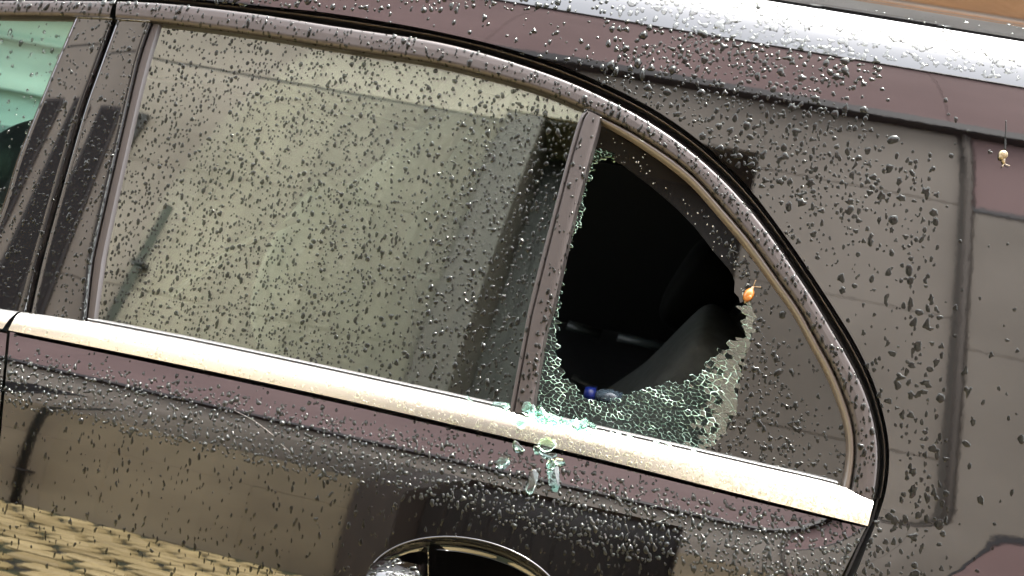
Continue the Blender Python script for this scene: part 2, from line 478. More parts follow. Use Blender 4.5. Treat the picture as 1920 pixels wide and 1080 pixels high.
# ------------------------------------------------------------------ street, cobbles
STREET = obj('street', [(-60, -60, 0), (60, -60, 0), (60, 60, 0), (-60, 60, 0)], [(0, 1, 2, 3)],
             noise_color(mat('mossy_joint_sand', rough=0.9), (0.012, 0.013, 0.009), (0.030, 0.038, 0.012), 3.0, bump=0.4, bscale=60), None, False)
tag(STREET, 'wet cobbled street with mossy dark joints beside the car', kind='structure')
COBM = noise_color(mat('tan_cobble_stone', rough=0.55), (0.23, 0.175, 0.078), (0.42, 0.33, 0.165), 2.2, bump=0.35, bscale=45)
def cobble_mesh(k):
    r_ = random.Random(k); hx, hy, hz = 0.10, 0.065, 0.035
    b = MB(); v = []
    for z, q in ((-0.03, 0.0), (hz * 0.55, 0.0), (hz, 0.018)):
        for sx, sy in ((-1, -1), (0, -1.05), (1, -1), (1.05, 0), (1, 1), (0, 1.05), (-1, 1), (-1.05, 0)):
            v.append((sx * (hx - q) + r_.uniform(-.006, .006), sy * (hy - q) + r_.uniform(-.006, .006), z + r_.uniform(-.003, .003)))
    v.append((0, 0, hz + 0.004))
    f = []
    for j in range(2):
        for i in range(8): f.append((j * 8 + i, j * 8 + (i + 1) % 8, j * 8 + 8 + (i + 1) % 8, j * 8 + 8 + i))
    for i in range(8): f.append((16 + i, 16 + (i + 1) % 8, 24))
    return b.add(v, f)
cobs = [cobble_mesh(k) for k in range(6)]
cells = []
row = 0
yy = -0.45
while yy > -5.2:
    xx = -6.5 + (row % 2) * 0.11
    while xx < 4:
        cells.append((xx + random.uniform(-.012, .012), yy + random.uniform(-.008, .008))); xx += 0.268
    yy -= 0.205; row += 1
cells.sort(key=lambda c: (c[0] + 3.0) ** 2 * 0.7 + (c[1] + 1.7) ** 2)
protos = []
rest = MB()
for i, (cx, cy_) in enumerate(cells):
    rot = Matrix.Rotation(random.uniform(-.05, .05) + (math.pi if random.random() < .5 else 0), 4, 'Z')
    mw = Matrix.Translation((cx, cy_, random.uniform(-.006, .004))) @ Matrix.Rotation(random.uniform(-.03, .03), 4, 'X') @ rot @ Matrix.Diagonal((random.uniform(.92, 1.02), random.uniform(.9, 1.03), 1, 1))
    if i < 300:
        if i < 6:
            o = cobs[i].build('cobble', COBM, STREET); o.matrix_basis = mw; protos.append(o)
        else:
            dup(protos[i % 6], STREET, mw)
    else:
        c = cobs[i % 6]; rest.add([mw @ Vector(p) for p in c.v], c.f)
tag(rest.build('cobbles_beyond', COBM, STREET), kind='stuff')

# ------------------------------------------------------------------ the building across the street (seen in every reflection)
BLD = empty('stone_building', (0, -5.9, 0))
tag(BLD, 'grey stone panelled building with pinkish upper storey mirrored in the car', 'building')
YF = -5.5
STONE_LO = noise_color(mat('beige_stone', rough=0.7), (0.185, 0.148, 0.098), (0.315, 0.26, 0.178), 0.8, bump=0.12, bscale=30)
STONE_UP = noise_color(mat('grey_stone', rough=0.7), (0.172, 0.146, 0.118), (0.290, 0.252, 0.212), 0.55, bump=0.12, bscale=30)
PINK = noise_color(mat('dusky_pink_render', rough=0.8), (0.235, 0.150, 0.146), (0.285, 0.185, 0.180), 0.9, bump=0.1, bscale=40)
JOINT = mat('wall_core_mortar', (0.14, 0.13, 0.115), rough=0.9)
DARKM = mat('dark_painted_metal', (0.020, 0.020, 0.022), rough=0.4)
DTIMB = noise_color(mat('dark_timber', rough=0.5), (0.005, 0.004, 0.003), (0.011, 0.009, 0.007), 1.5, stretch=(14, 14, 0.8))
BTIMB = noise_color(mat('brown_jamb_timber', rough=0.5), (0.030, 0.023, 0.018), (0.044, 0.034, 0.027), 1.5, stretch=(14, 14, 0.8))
WINGL = mat('dark_window_glass', (0.004, 0.0045, 0.005), rough=0.08, spec=.15)
core = MB()
core.box((-16, -8.5, 0), (-1.54, YF - .04, 10.5)).box((-1.54, -8.5, 6.1), (.22, YF - .04, 10.5)).box((.22, -8.5, 0), (12, YF - .04, 10.5)).box((-1.54, -8.5, 0), (.22, YF - .7, 6.1))
WALL = core.build('wall', JOINT, BLD)
def panels(x0, x1, z0, z1, dx, dz, M, j=0.004):
    nx = max(1, round((x1 - x0) / dx)); nz = max(1, round((z1 - z0) / dz))
    dx = (x1 - x0) / nx; dz = (z1 - z0) / nz
    base = None
    for i in range(nx):
        for k in range(nz):
            e = random.uniform(-.003, .003)
            if base is None:
                base = MB().box((j / 2, YF - .045, j / 2), (dx - j / 2, YF, dz - j / 2), 0.004).build('stone_panel', M, WALL)
                base.matrix_basis = Matrix.Translation((x0, e, z0))
            else:
                dup(base, WALL, Matrix.Translation((x0 + i * dx, e, z0 + k * dz)))
def darken(M, k):        # stone colour multiplied darker, for the bands towards the entrance
    D = M.copy(); D.name = M.name + '_darkened'
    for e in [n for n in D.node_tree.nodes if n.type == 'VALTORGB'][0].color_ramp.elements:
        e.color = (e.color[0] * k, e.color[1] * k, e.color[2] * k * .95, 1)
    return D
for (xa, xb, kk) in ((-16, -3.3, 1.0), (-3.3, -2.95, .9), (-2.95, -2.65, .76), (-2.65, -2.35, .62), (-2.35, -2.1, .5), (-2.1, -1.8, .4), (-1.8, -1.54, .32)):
    lo_, up_ = (STONE_LO, STONE_UP) if kk == 1.0 else (darken(STONE_LO, .55 + .45 * kk), darken(STONE_UP, kk))
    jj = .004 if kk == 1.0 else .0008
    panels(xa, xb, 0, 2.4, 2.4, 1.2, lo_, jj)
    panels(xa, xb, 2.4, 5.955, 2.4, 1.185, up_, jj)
    panels(xa, xb, 5.98, 7.12, 2.4, 1.14, STONE_UP)
panels(-1.54, .22, 6.12, 7.12, 2.0, 1.0, STONE_UP)
panels(.22, 1.54, 0, 2.4, 1.32, 1.2, STONE_LO)
panels(.22, 1.54, 2.4, 7.12, 1.32, 1.18, STONE_UP)
panels(-16, 12, 7.36, 10.4, 3.5, 3.04, PINK, 0.006)
panels(1.64, 12, 0, 3.09, 2.6, 3.09, PINK, 0.006)
panels(1.64, 12, 3.13, 5.89, 2.6, 1.38, STONE_UP)
panels(1.64, 12, 5.94, 7.12, 2.6, 1.14, PINK, 0.006)
MB().box((-16, YF - .04, 5.957), (-1.5, YF - .004, 5.978)).build('string_course', mat('lead_flashing', (.05, .047, .04), rough=.6), WALL)
MB().box((1.63, YF - .03, 5.89), (12, YF + .01, 5.94)).build('string_course', DARKM, WALL)
MB().box((1.63, YF - .03, 3.09), (12, YF + .004, 3.13)).build('string_course', DARKM, WALL)
MB().box((-16, YF - .03, 7.13), (12, YF + .16, 7.35), .02).build('gutter', DARKM, BLD)
MB().box((-16, YF - .3, 10.41), (12, YF + .12, 10.56), .02).build('coping', DARKM, BLD)
# deep dark entrance bay, two storeys high
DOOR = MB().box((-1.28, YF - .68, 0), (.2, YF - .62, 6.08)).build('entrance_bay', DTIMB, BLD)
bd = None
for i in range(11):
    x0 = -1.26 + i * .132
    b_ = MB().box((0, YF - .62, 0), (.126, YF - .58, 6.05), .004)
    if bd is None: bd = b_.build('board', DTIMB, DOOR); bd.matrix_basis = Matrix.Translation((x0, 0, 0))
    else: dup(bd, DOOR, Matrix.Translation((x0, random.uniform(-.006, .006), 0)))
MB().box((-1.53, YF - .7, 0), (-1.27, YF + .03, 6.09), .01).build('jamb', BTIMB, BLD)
# tall twin window beyond the pipe
for (xa, xb) in ((-5.25, -4.54), (-4.34, -3.92)):
    f_ = MB().box((xa, YF - .02, .9), (xb, YF + .05, 5.25), .01).build('window', DTIMB, BLD)
    MB().box((xa + .05, YF + .03, .95), (xb - .05, YF + .06, 5.2)).build('pane', WINGL, f_)
# drainpipe, and a thin tube added for an upright wall edge
PIPE = empty('downpipe_or_edge', (-3.40, YF + .08, 0)); tag(PIPE, 'short dark drainpipe with brackets left of the entrance bay, mirrored in the window', 'drainpipe')
MB().tube([(-3.40, YF + .08, 0), (-3.40, YF + .08, 4.32)], .030, 12).build('pipe_or_edge', mat('pipe_matt_grey', (.03, .032, .028), rough=.85, spec=.1), PIPE, True)
for z in (.55, 1.9, 3.75):
    MB().box((-3.445, YF + .01, z), (-3.355, YF + .115, z + .03)).build('bracket_or_edge_block', DARKM, PIPE)
WALL_EDGE = empty('downpipe_or_edge', (1.59, YF + .09, 0)); tag(WALL_EDGE, 'thin upright standing in for the edge between grey stone and pinkish wall, mirrored right', 'drainpipe')
MB().tube([(1.59, YF + .05, 0), (1.59, YF + .05, 7.13)], .024, 10).build('pipe_or_edge', mat('grey_wall_edge', (.105, .093, .083), rough=.8, spec=.1), WALL_EDGE, True)  # thin tube put in for the wall's upright edge; no drainpipe there
for z in (1.2, 6.6):
    MB().box((1.56, YF + .005, z), (1.62, YF + .06, z + .02)).build('bracket_or_edge_block', DARKM, WALL_EDGE)

# ------------------------------------------------------------------ far side of the street: pale house, brown board fence
HOUSE = empty('pale_house', (-4, 3.5, 0)); tag(HOUSE, 'pale boarded house seen green through the front side window', 'house')
PALE = noise_color(mat('pale_house_paint', rough=0.7), (0.20, 0.21, 0.20), (0.50, 0.50, 0.47), 1.6, stretch=(.5, 1, 3))
hw = MB().box((-10, 3.5, 0), (-1.55, 7.5, 3.2)).build('wall', PALE, HOUSE)
bb = None
for i in range(16):
    z0 = .02 + i * .2
    if bb is None: bb = MB().add([(-10, 3.49, 0), (-1.56, 3.49, 0), (-1.56, 3.445, 0), (-10, 3.445, 0), (-10, 3.49, .19), (-1.56, 3.49, .19), (-1.56, 3.475, .19), (-10, 3.475, .19)],
                                 [(0, 1, 2, 3), (7, 6, 5, 4), (3, 2, 6, 7), (1, 0, 4, 5), (0, 3, 7, 4), (2, 1, 5, 6)]).build('board', PALE, hw); bb.matrix_basis = Matrix.Translation((0, 0, z0))
    else: dup(bb, hw, Matrix.Translation((0, 0, z0)))
MB().box((-10, 3.36, .80), (-1.54, 3.44, .86)).build('sill', DARKM, HOUSE)
MB().box((-10.2, 3.1, 3.2), (-1.4, 7.7, 3.35)).build('roof', DARKM, HOUSE)
TERR = empty('rendered_house', (4, 10, 0)); tag(TERR, 'grey beige rendered house beyond the fence, mirrored in the top of the roof', 'house')
RENDER_ = noise_color(mat('grey_beige_render', rough=0.8), (0.095, 0.090, 0.080), (0.13, 0.124, 0.112), 1.0, bump=.1, bscale=40)
MB().box((-8, 10, 0), (18, 16, 8.2)).build('wall', RENDER_, TERR)
MB().box((-8.3, 9.6, 8.2), (18.3, 16.3, 8.45)).build('roof', DARKM, TERR)
for i in range(7):
    for z in (3.2, 5.6):
        f_ = MB().box((-6.5 + i * 3.4, 9.95, z), (-5.4 + i * 3.4, 10.02, z + 1.5), .01).build('window', PALE, TERR)
        MB().box((-6.42 + i * 3.4, 9.93, z + .08), (-5.48 + i * 3.4, 9.955, z + 1.42)).build('pane', WINGL, f_)
FENCE = empty('board_fence', (2, 3.6, 0)); tag(FENCE, 'brown timber board fence just visible over the car roof at the upper right corner', 'fence')
FB = noise_color(mat('brown_fence_timber', rough=0.6), (0.10, 0.048, 0.016), (0.17, 0.085, 0.030), 2.0, stretch=(1, 8, 8), bump=0.3, bscale=30)
fb = None
for i in range(10):
    if fb is None: fb = MB().box((0, 3.6, 0), (7.0, 3.63, .130), .004).build('board', FB, FENCE); fb.matrix_basis = Matrix.Translation((-.4, 0, 0.05))
    else: dup(fb, FENCE, Matrix.Translation((-.4, random.uniform(-.006, .006),   .05 + i * .137)))
for i in range(4):
    MB().box((-.35 + i * 2.2, 3.635, 0), (-.25 + i * 2.2, 3.73, 1.40)).build('post', FB, FENCE)

# ------------------------------------------------------------------ the car
CAR = empty('parked_car', (0, .8, 0))
tag(CAR, 'wet dark brown car with a smashed rear quarter window and bright belt trim', 'car')
WET = []
def wet(o, key): WET.append((o, key)); return o

# quarter panel and roof rail, a sheet in (x, s) bounded by the measured body edge
bx, bs = inv(spline(BODY, 260))
edge = np.stack([bx, bs], -1)
SM = .5475
def side_sheet(name, poly, step, material, parent, key=None, depth=.004, h=0.0):
    v, f = cdt(poly, step)
    p = P(v[:, 0], v[:, 1]); p = p + N(v[:, 0], v[:, 1]) * h
    f = orient(p, f, (0, -1, .9))
    nr = N(v[:, 0], v[:, 1])
    q, ff, _ = thick(p, f, depth, nr)
    o = obj(name, q, ff, material, parent)
    o.data.set_sharp_from_angle(angle=R(40))
    if key: wet(o, key)
    return o
polyq = [tuple(q) for q in edge] + [(1.15, edge[-1, 1]), (1.15, SM - .002), (edge[0, 0], SM - .002)]
QP = side_sheet('quarter_panel', polyq, .009, PAINT, CAR, 'body')
MOULD = side_sheet('roof_moulding', [(-1.5, SM - .001), (1.15, SM - .001), (1.15, SM + .006), (-1.5, SM + .006)], .003, BLACKPL, CAR, None, .003, -.0025)
scen = float(np.interp(.81, UY, SS))
ROOF = side_sheet('roof', [(-1.5, SM + .0075), (1.15, SM + .0075), (1.15, scen), (-1.5, scen)], .02, PAINT, CAR, 'roof')
# body edge lip
def rim_strip(name, A, B, vs_, hs_, nu, material, parent, key=None, close=True):
    p, f, px = loft(A, B, vs_, hs_, nu)
    f = orient(p, f, (0, -1, .6))
    o = obj(name, p, f, material, parent); o.data.set_sharp_from_angle(angle=R(33))
    if key: wet(o, key)
    return o
# weather strip in the gap between door frame and body
tt = np.linspace(0, 1, 26)
hh = -.0135 + .0015 * np.sin(tt * 9)
hh = np.where(tt > .47, -.0125 + .0105 * np.exp(-((tt - .60) / .055) ** 2) + .0085 * np.exp(-((tt - .80) / .06) ** 2), hh)
hh[0] = -.014; hh[-1] = -.004
WS = rim_strip('weather_strip', OUT, BODY_UP, tt, hh, 300, RUBBER, CAR)
RIDGE = rim_strip('seal_lip', [(a[0] + .56 * (b[0] - a[0]), a[1] + .56 * (b[1] - a[1])) for a, b in zip(spline(OUT, 120), spline(BODY_UP, 120))],
                  [(a[0] + .66 * (b[0] - a[0]), a[1] + .66 * (b[1] - a[1])) for a, b in zip(spline(OUT, 120), spline(BODY_UP, 120))],
                  np.linspace(0, 1, 7), [-.004, -.0022, -.0014, -.0010, -.0014, -.0022, -.004], 260, SEALB, CAR)

# ---- rear door
DOORO = empty('rear_door', (0, .02, .9), CAR)
def rounded(n=15, hmax=.006, base=-.004, a=2.6):
    t = np.linspace(0, 1, n); return t, base + (hmax - base) * (1 - np.abs(2 * t - 1) ** a)
ft = np.linspace(0, 1, 23)
fh = np.interp(ft, [0, .03, .07, .16, .45, .80, .92, .96, 1], [-.008, .0004, .0024, .0033, .0040, .0038, .0022, .0002, -.007])
fh = np.interp(np.linspace(0, 1, 23), ft, fh)               # the frame leans up towards the sky at its outer edge
def split_curve(C, x0=None, x1=None):
    c = spline(C, 500)
    if x0 is not None: c = c[c[:, 0] >= x0]
    if x1 is not None: c = c[c[:, 0] <= x1]
    return [tuple(q) for q in c[::4]] + [tuple(c[-1])]
WF = rim_strip('window_frame', split_curve(OUT, 222), split_curve(INN, 217), ft, fh, 420, FRAMEP, DOORO, 'frame')
FDOOR = empty('front_door', (-.7, .02, .9), CAR)
FF = rim_strip('window_frame', split_curve(OUT, None, 217), split_curve(INN, None, 212), ft, fh, 180, FRAMEP, FDOOR, 'frame')
gl = [(a[0], a[1]) for a in split_curve(INN, 284)]
# inner glazing seal: black under the frame, weathered brown round the quarter window
S1 = split_curve(INN, 217); S1b = [(q[0] - 1, q[1] + 5.0) for q in S1]
rim_strip('glazing_seal', split_curve(INN, None, 1104), [(q[0] - .6, q[1] + 4.0) for q in split_curve(INN, None, 1104)], np.linspace(0, 1, 5), [-.003, -.006, -.0075, -.0085, -.0095], 200, RUBBER, DOORO)
QSEAL = rim_strip('quarter_seal', split_curve(INN, 1124), STRIP, np.linspace(0, 1, 9), [-.006, -.0022, -.0012, -.0010, -.0012, -.0018, -.003, -.0055, -.0085], 200, SEALB, DOORO)
# side glass
GPOLY = [(292, 36)] + [q for q in split_curve(INN, 300, 1104)] + [(1106, 204), (1090, 240), (1042, 417), (1005, 560), (965, 790)] + [(560, 700), (300, 640), (168, 612), (188, 520), (200, 450), (248, 225)]
GPOLY = [(a, b - 3) if 280 < a < 1104 and b < 215 else (a, b) for a, b in GPOLY]
p, f = sheet_px(GPOLY, 11, -.0095)
p2, _, nr = thick(p, f, .004)
n_ = len(p)
f2 = [tuple(i + n_ for i in q) for q in f]
WG = obj('window_glass', p2, list(f) + f2, GLASS, DOORO); wet(WG, 'glass')
# pillars
def pillar(name, A, B, parent, key, bulge, base=.0, material=PILLAR, groove=None):
    t = np.linspace(0, 1, 25); h = base + bulge * (1 - (2 * t - 1) ** 2)
    h[0] -= .006; h[-1] -= .006; h[1] -= .0008; h[-2] -= .0008
    if groove is not None: h = h - .0022 * np.exp(-((t - groove) / .035) ** 2)
    return rim_strip(name, A, B, t, h, 140, material, parent, key)
pillar('pillar_trim', FPL, FPR, FDOOR, 'pillar', .0002)
pillar('pillar_trim', RPL, RPR, DOORO, 'pillar', .0002)
rim_strip('pillar_lip', RPR, LIPR, np.linspace(0, 1, 9), [-.0075, -.0046, -.0044, -.0043, -.0043, -.0043, -.0045, -.0065, -.0095], 140, FRAMEP, DOORO, 'frame')
rim_strip('door_gap', FPR, RPL, [0, .5, 1], [-.008, -.02, -.008], 80, RUBBER, DOORO)
rim_strip('glazing_seal', [(a - 5, b) for a, b in FPL], FPL, [0, .4, .8, 1], [-.010, -.006, -.003, -.004], 80, SEALB, FDOOR)
DT = np.linspace(0, 1, 29)
dh = .0015 + .0035 * (1 - (2 * DT - 1) ** 4) + .0012 * np.clip((DT - .3) / .7, 0, 1)
dh[0] = -.009; dh[1] = -.002; dh[-1] = -.009; dh[-2] = -.001
dh -= .0035 * np.exp(-((DT - .24) / .03) ** 2)
DIV = rim_strip('window_divider', DIVL, DIVR, DT, dh, 160, FRAMEP, DOORO, 'divider')
# bright top cap of each pillar and of the divider
for A_, B_, par, nm in (((141, 30), (213, 33), FDOOR, 'pillar_cap'), ((218, 34), (283, 38), DOORO, 'pillar_cap'), ((1096, 205), (1128, 219), DOORO, 'divider_cap')):
    rim_strip(nm, [A_, B_], [(A_[0] - 1, A_[1] + 3), (B_[0] - 1, B_[1] + 3.4)], [0, .35, .7, 1], [-.004, .0012, .003, .0035], 14, CHROME, par)
# belt trim
ang = np.radians(np.interp(np.linspace(0, 1, 23), [0, .06, .38, .75, .96, 1], [62, 46, 15, 3, -3, -14]))
ch = np.r_[0, np.cumsum(np.tan(ang)[:-1] * .028 / 22)] + .0005
def clip_pair(x0, x1, y0=None):
    return split_curve(CTOP, x0, x1)
SMOOTH_BASE[0] = True
CH = rim_strip('belt_trim', split_curve(CTOP, 41), split_curve(CBOT, 21), np.linspace(0, 1, 23), ch, 420, CHROME, DOORO, 'chrome')
CF = rim_strip('belt_trim', split_curve(CTOP, None, 40), split_curve(CBOT, None, 18), np.linspace(0, 1, 23), ch, 180, CHROME, FDOOR, 'chrome')
tip = rim_strip('belt_trim_end', [(1637, 937), (1625, 985)], [(1640, 938), (1629, 988)], [0, .4, 1], [.001, -.001, -.006], 20, CHROME, DOORO)
rim_strip('belt_seal', [(q[0] + 1, q[1] - 9) for q in split_curve(CTOP, 160, 1575)], [(q[0], q[1] + 2) for q in split_curve(CTOP, 160, 1571)], np.linspace(0, 1, 9),
          [-.0095, -.006, -.0035, -.0028, -.004, -.0045, -.0025, -.0015, -.002], 300, mat('grey_belt_rubber', (.13, .13, .125), rough=.28, metal=.5, coat=.4), DOORO)
SMOOTH_BASE[0] = False
rim_strip('trim_gap', split_curve(CBOT, 22), [(q[0] - .6, q[1] + 3.2) for q in split_curve(CBOT, 22)], [0, .5, 1], [-.002, -.006, -.003], 260, RUBBER, DOORO)
# door skin (with an opening for the handle bowl)
DBOT = [(q[0] - .6, q[1] + 2.6) for q in split_curve(CBOT, 19)]
HC, HA, HB = np.array([873., 1128.]), 188., 119.
def ell(t, k=1.0):
    t = np.asarray(t); c, s_ = np.cos(t), np.sin(t); ta = .225
    e = np.stack([HA * k * c, HB * k * s_], -1)
    return HC + np.stack([e[..., 0] - 0 * e[..., 1], e[..., 1] + ta * e[..., 0] * .55], -1)
def skin(name, top, bottom, nu, nv, parent, hole=True):
    vv_ = np.linspace(0, 1, nv) ** 1.25
    p, f, px = loft(top, bottom, vv_, np.zeros(nv), nu)
    if hole:
        he = ell(np.linspace(0, 2 * math.pi, 90, endpoint=False), 1.0)
        ins = inpoly(px, he)
        f = [q for q in f if not ins[list(q)].all()]
    f = orient(p, f, (0, -1, .5))
    q, ff, _ = thick(p, f, .0025)
    o = obj(name, q, ff, PAINT, parent); o.data.set_sharp_from_angle(angle=R(45)); wet(o, 'door'); return o
SKIN = skin('door_skin', DBOT, [(-60, 1500), (400, 1560), (900, 1640), (1370, 1490)], 330, 150, DOORO)
# left part of the panel beyond the seam follows the front door
SKINF = skin('door_skin', [(q[0] - .6, q[1] + 2.6) for q in split_curve(CBOT, None, 15)], [fpx(-1.45, -.50), (-420, 1420), (-68, 1498)], 130, 150, FDOOR, False)
# right-hand door shut line: dark gap between door skin and quarter panel
rim_strip('door_gap', [(1645, 938), (1632, 985), (1622, 1000), (1588, 1080), (1550, 1168), (1478, 1320), (1400, 1480)], [(1662, 921), (1652, 955), (1635, 1000), (1603, 1080), (1565, 1170), (1500, 1320), (1430, 1480)],
          [0, .25, .6, 1], [-.012, -.02, -.02, -.004], 60, RUBBER, DOORO)
rim_strip('door_gap', [(13, 612), (2, 640), (-46, 760)], [(22, 620), (10, 641), (-36, 765)], [0, .5, 1], [-.004, -.02, -.004], 30, RUBBER, DOORO)
# handle: bowl, rim and grip
HAN = empty('door_handle', tuple(at(ell([0.0]) * 0 + HC)[0]), CAR)
th = np.linspace(0, 2 * math.pi, 96, endpoint=False)
rv = []; rf = []
hx, hs_ = inv(HC[None])
rk = np.linspace(1.0, 0, 16)
for i, k in enumerate(rk):
    px = ell(th, k * .985)
    dep = -.030 * (1 - k ** 2.2) ** .75
    rv.append(at(px, dep if i else .0006))
rv = np.vstack(rv)
for i in range(15):
    for j in range(96): rf.append((i * 96 + j, i * 96 + (j + 1) % 96, (i + 1) * 96 + (j + 1) % 96, (i + 1) * 96 + j))
BOWL = obj('handle_bowl', rv, orient(rv, rf), mat('bowl_gloss_black', (.002, .002, .002), rough=.25, coat=1, coat_ior=1.7, spec=0.0), HAN)
rv = []; rf = []
for i, (k, h) in enumerate(((1.022, -.0005), (1.018, .0008), (1.008, .0017), (.995, .0014), (.984, 0), (.978, -.003))):
    rv.append(at(ell(th, k), h))
rv = np.vstack(rv)
for i in range(5):
    for j in range(96): rf.append((i * 96 + j, i * 96 + (j + 1) % 96, (i + 1) * 96 + (j + 1) % 96, (i + 1) * 96 + j))
obj('bowl_rim', rv, orient(rv, rf), PAINT, HAN)
def grip(name, A, B, h0, hs_list, material):
    t = np.linspace(0, 1, 15)
    h = h0 + hs_list * (1 - np.abs(2 * t - 1) ** 2.4)
    p, f, px = loft(A, B, t, h, 60)
    p3 = p.reshape(60, 15, 3).copy()
    u = np.linspace(0, 1, 60); taper = np.minimum(1, np.minimum(u, 1 - u) * 14) ** .5
    nn = N(*inv(px)).reshape(60, 15, 3)
    p3 -= nn * ((1 - taper) * hs_list)[:, None, None]
    o = obj(name, p3.reshape(-1, 3), orient(p3.reshape(-1, 3), f), material, HAN); return o
wet(grip('lock_cover', [(694, 1056), (735, 1047), (795, 1060)], [(684, 1112), (735, 1118), (795, 1128)], .004, .030, PAINT), 'handle')
wet(grip('grip', [(797, 1094), (930, 1120), (1060, 1150)], [(797, 1142), (930, 1168), (1060, 1196)], .004, .034, PAINT), 'handle')

# ---- quarter window: dark bonded border, crackled fragments, hole
QW = empty('quarter_window', tuple(at([(1240, 600)])[0]), CAR)
CR_R = [(1408, 556), (1413, 590), (1409, 640), (1396, 672), (1386, 720), (1381, 770), (1361, 810), (1335, 836), (1302, 852)]
CR_T = [(1152, 284), (1140, 279), (1122, 274), (1108, 280)]
hole_up = HOLE[HOLE.index((1150, 297)):HOLE.index((1384, 577)) + 1]
BPOLY = [(1100, 215)] + [(a + 6, b - 4) for a, b in STRIP] + [(1572, 925), (1500, 902), (1400, 880), (1302, 858)] + CR_R[::-1] + hole_up[::-1][1:] + CR_T + [(1100, 282)]
p, f = sheet_px(BPOLY, 7, -.0095)
q, ff, _ = thick(p, f, .0045)
BORD = obj('dark_border', q, ff, FRIT, QW); BORD.data.set_sharp_from_angle(angle=R(40)); wet(BORD, 'border')
CPOLY = HOLE[:3] + CR_T[:3] + [(1100, 280), (1066, 417), (1033, 560), (1013, 630), (985, 795)] + [(1100, 812), (1200, 834), (1302, 856)] + CR_R[::-1] + [q for q in HOLE[HOLE.index((1384, 577)):]]
CPOLY = [(1150, 297)] + CR_T + [(1100, 282), (1066, 417), (1033, 560), (1013, 630), (985, 795), (1100, 812), (1200, 834), (1302, 856)] + CR_R[::-1] + HOLE[HOLE.index((1384, 577)):] + HOLE[:3]
def clip_half(poly, mid, nrm):
    out = []
    for i in range(len(poly)):
        a, b = poly[i], poly[(i + 1) % len(poly)]
        da, db = (a - mid) @ nrm, (b - mid) @ nrm
        if da <= 0: out.append(a)
        if da * db < 0: out.append(a + (b - a) * (da / (da - db)))
    return out
seeds = []
cp = np.array(CPOLY, float)
lo, hi = cp.min(0) - 30, cp.max(0) + 30
tries = 0; grid = {}
def okseed(q, d):
    gx, gy = int(q[0] // 20), int(q[1] // 20)
    for i in range(-1, 2):
        for j in range(-1, 2):
            for o_ in grid.get((gx + i, gy + j), ()):
                if (o_[0] - q[0]) ** 2 + (o_[1] - q[1]) ** 2 < d * d: return False
    grid.setdefault((gx, gy), []).append(q); return True
cand = rng.uniform(lo, hi, (60000, 2))
near = inpoly(cand, cp) | (dist_poly(cand, cp) < 16)
CA, CS = math.cos(R(28)), math.sin(R(28))
def aniso(q):            # cells are drawn out along the crack direction
    q = np.asarray(q, float); k = np.array([.76, 1.34])
    return np.stack([q[..., 0] * CA + q[..., 1] * CS, -q[..., 0] * CS + q[..., 1] * CA], -1) * k
def unaniso(q):
    q = np.asarray(q, float) / np.array([.76, 1.34])
    return np.stack([q[..., 0] * CA - q[..., 1] * CS, q[..., 0] * CS + q[..., 1] * CA], -1)
for q in cand[near]:
    d = 9.4 + 2.6 * max(0, min(1, (q[0] - 1240) / 130)) - (2.5 if q[1] < 560 else 0)
    if okseed(aniso(q), d * rng.uniform(.55, .95)): seeds.append(q)
seeds = np.array(seeds); ins = inpoly(seeds, cp); sw = aniso(seeds)
frs = []
for i in np.where(ins)[0]:
    c = sw[i]; dd = np.linalg.norm(sw - c, axis=1)
    poly = [c + np.array(v) for v in ((-16, -16), (16, -16), (16, 16), (-16, 16))]
    for j in np.argsort(dd)[1:26]:
        if dd[j] > 40: break
        nrm = sw[j] - c
        poly = clip_half(poly, c + nrm / 2, nrm)
        if len(poly) < 3: break
    if len(poly) >= 3: frs.append((seeds[i], unaniso(np.array(poly))))
def area(p): return abs(np.sum(p[:, 0] * np.roll(p[:, 1], -1) - p[:, 1] * np.roll(p[:, 0], -1))) / 2
frs.sort(key=lambda a: -area(a[1]))
SPLITS = [[(1210, 730), (1236, 740), (1250, 752), (1276, 754)], [(1306, 708), (1335, 701), (1362, 709), (1382, 703)], [(1312, 712), (1338, 728), (1352, 738)], [(1290, 772), (1318, 780), (1345, 800)], [(1046, 660), (1034, 700), (1052, 735), (1040, 770)], [(1100, 752), (1130, 775), (1165, 780)]]
def dist_line(c, q): return min(np.linalg.norm(c - (np.array(a) + (np.array(b) - np.array(a)) * t)) for a, b in zip(q[:-1], q[1:]) for t in (0, .25, .5, .75, 1))
def fragment(c, poly):
    n = len(poly); r_ = poly - c
    shr = lambda k: c + r_ * np.maximum(0.3, (1 - k / np.maximum(np.linalg.norm(r_, axis=1), 1e-6)))[:, None]
    tilt = rng.normal(0, .004, 2); off = rng.normal(0, .00006)
    def lift(px, h):
        dp = (px - c) / 1650
        return at(px, -.0095 + h + off + dp @ tilt)
    e_ = rng.uniform(.10, .42, n) * (1.9 if rng.random() < .22 else 1)
    if min(dist_line(c, q) for q in SPLITS) < 6.5: e_ = e_ + .45
    top = lift(shr(.12 + e_), 0.0); mid = lift(shr(.12), -.00035); bot = lift(shr(.12), -.004)
    v = np.vstack([top, mid, bot])
    f = [tuple(range(n))]; fm = [0]
    for k in range(n):
        a, b = k, (k + 1) % n
        k_ = 1 + int(rng.choice(3, p=[.16, .36, .48]))
        f.append((a, b, n + b, n + a)); fm.append(k_)
        f.append((n + a, n + b, 2 * n + b, 2 * n + a)); fm.append(k_)
    ft_ = np.cross(v[1] - v[0], v[2] - v[0])
    if ft_ @ np.array([0, -1, .4]) < 0: f = [q[::-1] for q in f]
    return v, f, fm
big = MB(); bigm = []
